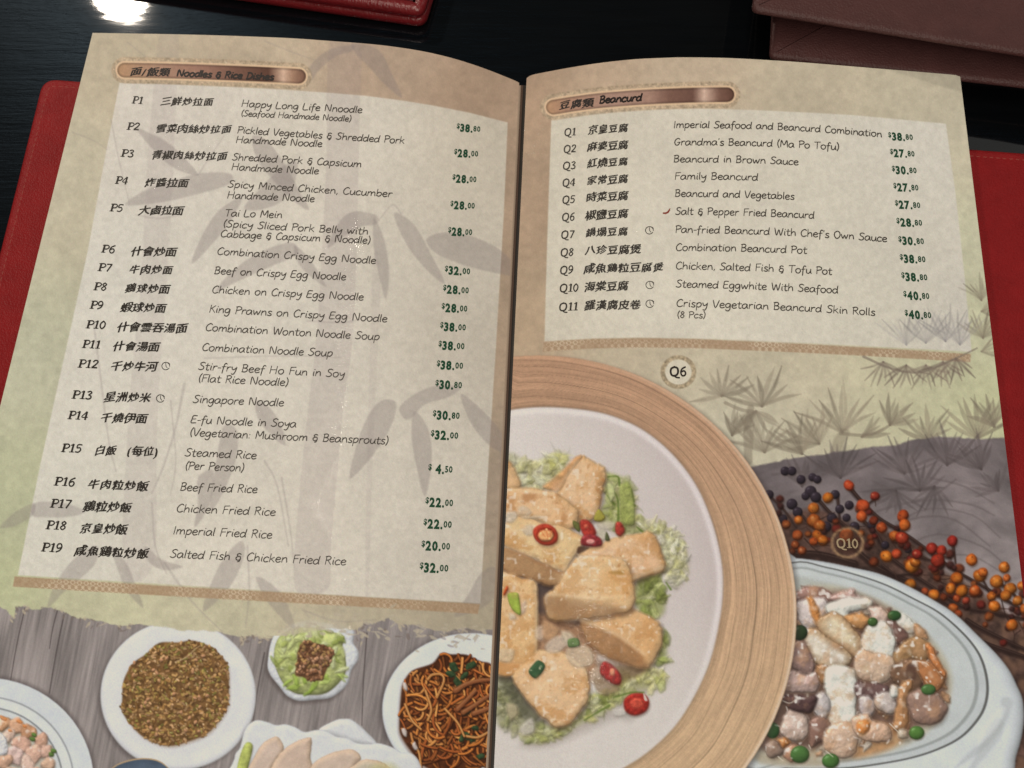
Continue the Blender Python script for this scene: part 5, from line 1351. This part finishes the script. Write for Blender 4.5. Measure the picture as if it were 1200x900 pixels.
# ------------------------------------------------------------------ the printed lists
LEFT = [
 ('P1', (154, 121, 167, 122), '三鮮炒拉面', (188, 123, 250, 124.5), [('Happy Long Life Nnoodle', 283, 125, 424, 132.5, 1), ('(Seafood Handmade Noodle)', 282.5, 136, 411, 142.5, .8)], '38.80', (535, 153.5, 562.6, 156)),
 ('P2', (148, 152, 162.6, 152.6), '雪菜肉絲炒拉面', (182, 155, 271, 156.5), [('Pickled Vegetables & Shredded Pork', 278, 156, 473.5, 168.5, 1), ('Handmade Noodle', 276.5, 167.3, 377, 172.3, 1)], '28.00', (532, 183.5, 560, 185)),
 ('P3', (141, 183.5, 156, 184.3), '青椒肉絲炒拉面', (177, 186, 266, 188), [('Shredded Pork & Capsicum', 272, 187.5, 423, 196, 1), ('Handmade Noodle', 271.3, 199.3, 373, 204.3, 1)], '28.00', (530, 213.5, 558, 215)),
 ('P4', (134.3, 215.3, 149, 216), '炸醬拉面', (169, 218.5, 221, 219.5), [('Spicy Minced Chicken, Cucumber', 267, 219.5, 459, 231, 1), ('Handmade Noodle', 266.3, 232.3, 368, 236.8, 1)], '28.00', (527.6, 244.5, 556, 246)),
 ('P5', (128, 247.5, 143, 248.3), '大鹵拉面', (162, 251, 215, 252), [('Tai Lo Mein', 263.3, 253.3, 330, 255.6, 1), ('(Spicy Sliced Pork Belly with', 261.5, 266, 431, 275, 1), ('Cabbage & Capsicum & Noodle)', 258.3, 277.8, 433.3, 285.6, 1)], '28.00', (525, 275.6, 553, 277)),
 ('P6', (118, 295.8, 134, 296.6), '什會炒面', (153, 299, 207, 300.5), [('Combination Crispy Egg Noodle', 254.3, 298.3, 440, 309.3, 1)], '32.00', (521, 321, 550.6, 323)),
 ('P7', (114, 317.5, 129.6, 318.2), '牛肉炒面', (150.6, 320.5, 202.6, 321.5), [('Beef on Crispy Egg Noodle', 251, 321, 405, 328.3, 1)], '28.00', (519, 343.3, 549, 345.3)),
 ('P8', (109, 340, 124.6, 340.6), '鷄球炒面', (146, 342.5, 199, 344), [('Chicken on Crispy Egg Noodle', 248.3, 343.3, 425.6, 352, 1)], '28.00', (517.3, 365, 547.3, 366.8)),
 ('P9', (104.6, 361.6, 120, 362.5), '蝦球炒面', (141, 365, 194.6, 366.3), [('King Prawns on Crispy Egg Noodle', 245, 366, 453.3, 377.6, 1)], '38.00', (515.6, 387.3, 545.6, 388.8)),
 ('P10', (100, 384.6, 123, 385.5), '什會雲吞湯面', (136.6, 388, 219, 390), [('Combination Wonton Noodle Soup', 240.6, 387.6, 444.3, 398.6, 1)], '38.00', (513.6, 409.3, 544, 410.8)),
 ('P11', (95.6, 407.6, 117, 408.6), '什會湯面', (131.6, 410.5, 187, 411.8), [('Combination Noodle Soup', 236.6, 411, 389.3, 417.8, 1)], '38.00', (511.6, 432.3, 542.3, 433.8)),
 ('P12', (90.6, 430.6, 114, 431.6), '干炒牛河', (129, 434, 184, 435), [('Stir-fry Beef Ho Fun in Soy', 232.3, 433.3, 403.3, 442.3, 1), ('(Flat Rice Noodle)', 232.3, 447.3, 337, 452.3, 1)], '30.80', (510, 455.3, 541, 456.5)),
 ('P13', (83.4, 467, 107, 468), '星洲炒米', (121.6, 470, 176.6, 471.5), [('Singapore Noodle', 226, 471.8, 332, 476.2, 1)], '30.80', (507, 491, 538.3, 492.5)),
 ('P14', (78.8, 491, 102, 492), '干燒伊面', (117, 494.5, 172.6, 496), [('E-fu Noodle in Soya', 223.3, 495.8, 346.6, 501, 1), ('(Vegetarian: Mushroom & Beansprouts)', 222.3, 510.8, 454.3, 520.8, 1)], '32.00', (504.6, 514.3, 536.6, 515.8)),
 ('P15', (71, 529.6, 94.6, 530.4), '白飯 (每位)', (110, 533, 186.6, 534.5), [('Steamed Rice', 216.6, 534.3, 300, 538, 1), ('(Per Person)', 217, 550, 285, 552.6, 1)], '4.50', (501.6, 554.3, 530, 555.5)),
 ('P16', (62.6, 568.8, 87, 569.8), '牛肉粒炒飯', (102, 572.5, 173.6, 575.5), [('Beef Fried Rice', 211, 575, 301, 577.8, 1)], '22.00', (498.3, 593.3, 530.6, 594.8)),
 ('P17', (58, 594.6, 82, 595.6), '鷄粒炒飯', (97, 598.5, 154, 600.5), [('Chicken Fried Rice', 206.6, 600, 322.3, 604.3, 1)], '22.00', (496, 618.6, 529, 620.2)),
 ('P18', (53, 620, 77, 621), '京皇炒飯', (93, 624, 149, 626.5), [('Imperial Fried Rice', 202.6, 625.8, 318.3, 631, 1)], '20.00', (493.6, 644.3, 527, 645.8)),
 ('P19', (47.6, 646, 72, 647.4), '咸魚鷄粒炒飯', (86.6, 650.5, 174, 654.5), [('Salted Fish & Chicken Fried Rice', 199.3, 653.3, 405, 662.3, 1)], '32.00', (491.6, 670, 525, 671.5)),
]
RIGHT = [
 ('Q1', (660.8, 159.3, 674.8, 158.5), '京皇豆腐', (689, 157, 736.5, 154.3), [('Imperial Seafood and Beancurd Combination', 789.3, 150, 1033.3, 161, 1)], '38.80', (1041.3, 164, 1070, 165.5)),
 ('Q2', (660, 179.2, 674.6, 178.2), '麻婆豆腐', (688, 176.8, 736.5, 174.3), [("Grandma's Beancurd (Ma Po Tofu)", 790, 170.4, 983, 176, 1)], '27.80', (1043.5, 183.5, 1072, 185)),
 ('Q3', (659, 198.8, 674.3, 197.8), '紅燒豆腐', (688, 196.3, 736.5, 194), [('Beancurd in Brown Sauce', 789.5, 190.2, 935.5, 193.5, 1)], '30.80', (1045.6, 203.5, 1074.4, 204.5)),
 ('Q4', (658.6, 218.7, 673.6, 217.7), '家常豆腐', (687.5, 216.6, 736.5, 214.2), [('Family Beancurd', 790.6, 210.4, 888, 211.6, 1)], '27.80', (1047.5, 223.7, 1076.5, 224.8)),
 ('Q5', (658.4, 238.7, 673.3, 237.7), '時菜豆腐', (687, 236.2, 736.5, 234.2), [('Beancurd and Vegetables', 791, 230.6, 930.6, 234, 1)], '27.80', (1049.3, 244, 1078.7, 245.3)),
 ('Q6', (658, 259, 673, 258), '椒鹽豆腐', (686, 257, 736.5, 255.2), [('Salt & Pepper Fried Beancurd', 791.5, 251.6, 954, 256.2, 1)], '28.80', (1051, 264.8, 1080.8, 266)),
 ('Q7', (657, 279.7, 672.3, 278.8), '鍋塌豆腐', (686, 277.5, 736.5, 276), [("Pan-fried Beancurd With Chef's Own Sauce", 791.5, 272.8, 1039.3, 283.6, 1)], '30.80', (1053.3, 286.4, 1083, 287.6)),
 ('Q8', (656.3, 300.5, 672, 299.7), '八珍豆腐煲', (685, 298.2, 751.5, 297), [('Combination Beancurd Pot', 792, 293.9, 945.3, 297.4, 1)], '38.80', (1055, 307.5, 1084.8, 308.8)),
 ('Q9', (655.7, 321.3, 671.5, 320.5), '咸魚鷄粒豆腐煲', (684, 320, 778, 318), [('Chicken, Salted Fish & Tofu Pot', 792, 315.5, 974.7, 322, 1)], '38.80', (1056.8, 328.8, 1087, 330)),
 ('Q10', (655.3, 342.3, 677.5, 341.5), '海棠豆腐', (684.7, 341, 736.7, 340), [('Steamed Eggwhite With Seafood', 792.3, 336.8, 982, 344, 1)], '40.80', (1059.2, 350.7, 1089.3, 352)),
 ('Q11', (654.5, 364.5, 677.3, 363.5), '羅漢腐皮卷', (684.7, 363, 751.3, 362), [('Crispy Vegetarian Beancurd Skin Rolls', 792.7, 359.3, 1025.3, 370, 1), ('(8 Pcs)', 793.6, 372.5, 826.3, 372.8, .85)], '40.80', (1060.8, 373, 1091.5, 374.4)),
]
def list_rows(rows, side, page):
    for n, (code, cb, zh, zb_, eng, price, pb) in enumerate(rows):
        y = cb[1]
        k = 1 + .00042 * (y - 120)                      # print grows towards the near edge
        I = Ink(side)
        serif_line(I, code, Base(cb[:2], cb[2:], 8.3 * k, skew=.10), 1.0)
        I.build('dish_code', DARK, page)
        g = Glyphs(side)
        brush_chars(g, zh, Base(zb_[:2], zb_[2:], 10.9 * k), bold=.036, seed=n)
        g.build('chinese_dish_name', DARK, page)
        I = Ink(side)
        for t, x0, y0, x1, y1, s in eng:
            bow = 0.0
            if side == 'R':
                bow = -3.3 * ((x1 - x0) / 244.0) ** 2 * (1 - (y0 - 150) / 400)
            hand_line(I, t, Base((x0, y0), (x1, y1), 7.9 * k * (.86 if s < 1 else 1), bow, skew=.10), 1.22 * (.9 if s < 1 else 1), seed=n)
        I.build('english_dish_name', GREYINK, page)
        g = Glyphs(side)
        price_line(g, price, Base(pb[:2], pb[2:], 8.6 * k))
        g.build('price', GREEN, page)
list_rows(LEFT, 'L', page_L)
list_rows(RIGHT, 'R', page_R)
for side, page, spots in (('L', page_L, ((194.3, 429), (188, 467))), ('R', page_R, ((761, 270), (761.5, 334), (761.5, 356)))):
    for x, y in spots:
        I = Ink(side); icon_clock(I, x, y, 4.6); I.build('clock_icon', DARK, page)
I = Ink('R')
I.ribbon([(777.2, 249.8), (780, 250), (782.6, 248.8), (784.6, 246)], 2.1)
I.ribbon([(783.8, 246.8), (785.2, 244.2)], 1.0)
I.build('chilli_icon', REDINK, page_R)

def title(side, page, zh, zb_, en, eb, h):
    g = Glyphs(side)
    brush_chars(g, zh, Base(zb_[:2], zb_[2:], h[0]), .045, seed=3)
    g.build('chinese_title', BROWNINK, page)
    I = Ink(side)
    hand_line(I, en, Base(eb[:2], eb[2:], h[1], bow=h[2], skew=.16), 2.1)
    I.build('english_title', BROWNINK, page)
title('L', page_L, '面/飯類', (152, 88.2, 199, 89.6), 'Noodles & Rice Dishes', (207, 89.2, 320, 94.0), (11.0, 7.6, -.2))
title('R', page_R, '豆腐類', (655, 128.4, 696, 124.6), 'Beancurd', (702.5, 121.2, 751.5, 118.2), (10.8, 8.4, -.3))
I = Ink('R'); serif_line(I, 'Q6', Base((784.5, 440.6), (804.3, 440.3), 10.5, skew=.04), 1.15); I.build('badge_number', BROWNINK, page_R)
I = Ink('R'); serif_line(I, 'Q10', Base((980.4, 641.6), (1006, 642.2), 10.4), 1.0); I.build('badge_number', CREAMINK, page_R)
# ------------------------------------------------------------------ table, covers and the other folders
def table_material():
    m, nt, b = principled('black_lacquered_wood', rough=.36, spec=.10, color=(.0045, .0050, .0058), coat=.6, coat_rough=.035)
    b.inputs['Specular Tint'].default_value = (.15, .55, 1, 1)
    v = coords(nt, (9, 60, 9))
    n = noise(nt, v, 3.0, 5, .65)
    v2 = coords(nt, (30, 400, 30))
    n2 = noise(nt, v2, 2.0, 3, .6)
    mix = nt.nodes.new('ShaderNodeMix'); mix.data_type = 'RGBA'
    mix.inputs['A'].default_value = (.0012, .0014, .0018, 1); mix.inputs['B'].default_value = (.004, .0045, .005, 1)
    nt.links.new(n.outputs['Fac'], mix.inputs['Factor'])
    nt.links.new(mix.outputs['Result'], b.inputs['Base Color'])
    nb = bump(nt, n.outputs['Fac'], .25, .0012)
    nb = bump(nt, n2.outputs['Fac'], .30, .0004, nb)
    nt.links.new(nb, b.inputs['Normal'])
    v3 = coords(nt, (12, 60, 12))
    n3 = noise(nt, v3, 2.0, 2, .5)
    nt.links.new(bump(nt, n3.outputs['Fac'], .06, .0006), b.inputs['Coat Normal'])
    return m
V = [(-1.2, -.9, 0), (1.2, -.9, 0), (1.2, 1.1, 0), (-1.2, 1.1, 0), (-1.2, -.9, -.03), (1.2, -.9, -.03), (1.2, 1.1, -.03), (-1.2, 1.1, -.03)]
tb = mesh_obj('table_top', V, [(0, 1, 2, 3), (7, 6, 5, 4), (0, 4, 5, 1), (1, 5, 6, 2), (2, 6, 7, 3), (3, 7, 4, 0)], table_material(), smooth=False)
tb['kind'] = 'structure'

def leather(name, col, rough=.42, coat=.0, scale=1400, spec=.5):
    m, nt, b = principled(name, rough=rough, spec=spec, coat=coat, coat_rough=.15)
    v = coords(nt, 1.0)
    vo = nt.nodes.new('ShaderNodeTexVoronoi'); vo.inputs['Scale'].default_value = scale
    nt.links.new(v, vo.inputs['Vector'])
    n = noise(nt, v, 90, 4, .6)
    n2 = noise(nt, v, 700, 2, .6)
    mix = nt.nodes.new('ShaderNodeMix'); mix.data_type = 'RGBA'
    c = np.array(col)
    mix.inputs['A'].default_value = (*(c * .72), 1); mix.inputs['B'].default_value = (*(c * 1.28), 1)
    nt.links.new(n.outputs['Fac'], mix.inputs['Factor'])
    nt.links.new(mix.outputs['Result'], b.inputs['Base Color'])
    nb = bump(nt, n.outputs['Fac'], .35, .0012)
    nb = bump(nt, vo.outputs['Distance'], .5, .0004, nb)
    nb = bump(nt, n2.outputs['Fac'], .35, .0003, nb)
    nt.links.new(nb, b.inputs['Normal'])
    return m

def rounded(P, rad, n=8):
    """P: corner loop (ccw); rad per corner"""
    P = np.asarray(P, float); out = []
    for i in range(len(P)):
        a, p, b = P[i - 1], P[i], P[(i + 1) % len(P)]
        u = (a - p) / np.hypot(*(a - p)); v = (b - p) / np.hypot(*(b - p))
        r = rad if np.isscalar(rad) else rad[i]
        for t in np.linspace(0, 1, n):
            out.append(p + u * r * (1 - t) ** 2 + v * r * t ** 2)
    return np.array(out)

def inset(P, d):
    """shrink a convex ccw loop by d"""
    e = np.roll(P, -1, 0) - np.roll(P, 1, 0)
    e /= np.hypot(e[:, 0], e[:, 1])[:, None]
    return P + np.stack([-e[:, 1], e[:, 0]], -1) * d

def slab(loop, prof):
    """rings of (inset, z) from bottom to top; caps at both ends"""
    n = len(loop); V = []; F = []
    for d, z in prof:
        q = inset(loop, d)
        V += [(x, y, z) for x, y in q]
    for k in range(len(prof) - 1):
        for i in range(n):
            j = (i + 1) % n
            F.append((k * n + i, k * n + j, (k + 1) * n + j, (k + 1) * n + i))
    F.append(tuple(range(n))[::-1])
    F.append(tuple(range((len(prof) - 1) * n, len(prof) * n)))
    return V, F

def local(V, loc):
    return np.asarray(V, float) - np.asarray(loc, float)

def stitches(loop, d, z, pitch, ln, w, mat, parent, loc, skip=None):
    """row of thread stitches set in from the edge"""
    q = inset(loop, d)
    q = np.vstack([q, q[:1]])
    seg = np.hypot(*np.diff(q, axis=0).T); cum = np.r_[0, np.cumsum(seg)]
    V = []; F = []
    for s in np.arange(0, cum[-1], pitch):
        def at(t):
            return np.array([np.interp(t, cum, q[:, 0]), np.interp(t, cum, q[:, 1])])
        a, b = at(s), at(min(s + ln, cum[-1]))
        t = b - a; l = np.hypot(*t)
        if l < ln * .5: continue
        t /= l; nm = np.array([-t[1], t[0]]) * w
        k = len(V)
        for u, hz, ww in ((0, 0, .5), (.3, 1, 1), (.7, 1, 1), (1, 0, .5)):
            p = a + (b - a) * u
            for o_, zz_ in ((-1, 0), (0, .7 * hz + .1), (1, 0)):
                V.append((*(p + nm * o_ * ww), z + w * zz_ - .00005))
        for u in range(3):
            for v in range(2):
                F.append((k + u * 3 + v, k + u * 3 + v + 1, k + u * 3 + v + 4, k + u * 3 + v + 3)[::-1])
    mesh_obj('stitching', local(V, loc), F, mat, parent)

RED_L = leather('red_leather', (.25, .012, .014), .50, spec=.20)
THREAD = leather('red_thread', (.30, .045, .035), .6, scale=4000)
# --- the big red cover the booklet lies in
zc_ = .0042
TL = np.array(unproj(49.5, 91.0, zc_)); TRq = np.array(unproj(1200, 178.5, zc_)); BLq = np.array(unproj(0, 290, zc_))
ex = (TRq - TL) / np.hypot(*(TRq - TL)); ey = (BLq - TL) / np.hypot(*(BLq - TL))
Wd, Hd = .50, .40
LOOP = rounded([TL, TL + ey * Hd, TL + ey * Hd + ex * Wd, TL + ex * Wd], .0075)
loc = np.array([*(TL + ex * Wd / 2 + ey * Hd / 2), 0.0])
cov = empty('leather_cover', loc, 'red leather menu cover with stitched edge, lying open under the booklet', 'menu cover')
V, F = slab(LOOP, [(.0004, .0003), (0, .0010), (0, .0028), (.0004, .0037), (.0012, .0042), (.0026, .0043), (.0034, .0041), (.0044, .0041), (.0052, .00425)])
b_ = mesh_obj('board', local(V, loc), F, RED_L, cov)
stitches(LOOP, .0039, .00412, .0030, .0021, .00030, THREAD, cov, loc)

# --- glossy red folder beyond the booklet
zt = .012
c1 = np.array(unproj(496, 14.5, zt)); c0 = np.array(unproj(306, -13, zt))
ex = (c0 - c1) / np.hypot(*(c0 - c1)); e2 = np.array(unproj(506, -19, zt)) - c1; ey = e2 / np.hypot(*e2)
GLOSS = leather('glossy_red_vinyl', (.17, .010, .014), .34, coat=.2, scale=900)
GLOSSD = leather('dark_red_vinyl', (.035, .006, .010), .45, coat=.0, scale=900)
LOOP = rounded([c1, c1 + ey * .22, c1 + ey * .22 + ex * .16, c1 + ex * .16], .006)
loc = np.array([*(c1 + ex * .08 + ey * .11), 0.0])
fol = empty('menu_folder', loc, 'glossy red folder with raised welted edge, lying on the table behind the booklet', 'menu folder')
V, F = slab(LOOP, [(.0015, .0003), (.0003, .0015), (0, .0035), (.0006, .0052), (.0016, .0058)])
mesh_obj('lower_board', local(V, loc), F, GLOSS, fol)
V, F = slab(LOOP, [(.0020, .0058), (.0022, .0066)])
mesh_obj('page_core', local(V, loc), F, GLOSSD, fol)
V, F = slab(LOOP, [(.0012, .0066), (.0002, .0078), (.0003, .0100), (.0012, .0114), (.0026, .0120), (.0045, .0117), (.0058, .0110)])
mesh_obj('upper_board', local(V, loc), F, GLOSS, fol)
V, F = slab(inset(LOOP, .0062), [(0, .0108), (.0004, .0112)])
mesh_obj('inlay', local(V, loc), F, GLOSSD, fol)

# --- two maroon menu books piled at the upper right
MAR = leather('maroon_leather', (.078, .031, .030), .48, scale=1100, spec=.35)
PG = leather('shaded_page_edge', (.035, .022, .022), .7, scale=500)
def book(name, px0, px1, zb0, zt0, label, depth, notch):
    a = np.array(unproj(*px0, zt0)); b = np.array(unproj(*px1, zt0))
    ex = (b - a) / np.hypot(*(b - a)); ey = np.array([-ex[1], ex[0]])
    W = .30
    LOOP = rounded([a, a + ex * W, a + ex * W + ey * depth, a + ey * depth], .003)
    loc = np.array([*(a + ex * W / 2 + ey * depth / 2), zb0])
    o = empty(name, loc, label, 'menu book', 'maroon menu books in the pile')
    h = zt0 - zb0
    t = .0034
    CORN = np.array([a, a + ex * W, a + ex * W + ey * depth, a + ey * depth])
    def inner(k):
        return rounded(CORN + np.array([ex + ey, ey - ex, -ex - ey, ex - ey]) * k, .0015)
    V, F = slab(inner(.011), [(.0005, zb0 + .0002), (0, zb0 + .0008), (0, zb0 + t - .0008), (.0005, zb0 + t)])
    mesh_obj('back_cover', local(V, loc), F, MAR, o)
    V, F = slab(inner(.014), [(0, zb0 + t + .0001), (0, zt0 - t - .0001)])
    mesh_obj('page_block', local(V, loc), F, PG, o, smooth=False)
    V, F = slab(LOOP, [(.0010, zt0 - t), (0, zt0 - t + .0010), (0, zt0 - .0016), (.0006, zt0 - .0006), (.0018, zt0), (.0026, zt0 + .0001)])
    mesh_obj('front_cover', local(V, loc), F, MAR, o)
book('menu_book', (903, 66), (1200, 99.5), .0002, .0150, 'maroon leather menu book flat on the black table, underneath the other one', .24, 0)
book('menu_book', (882, 10.5), (1200, 62), .0156, .0310, 'maroon leather menu book on top of the pile, cut by the picture edge', .24, 0)
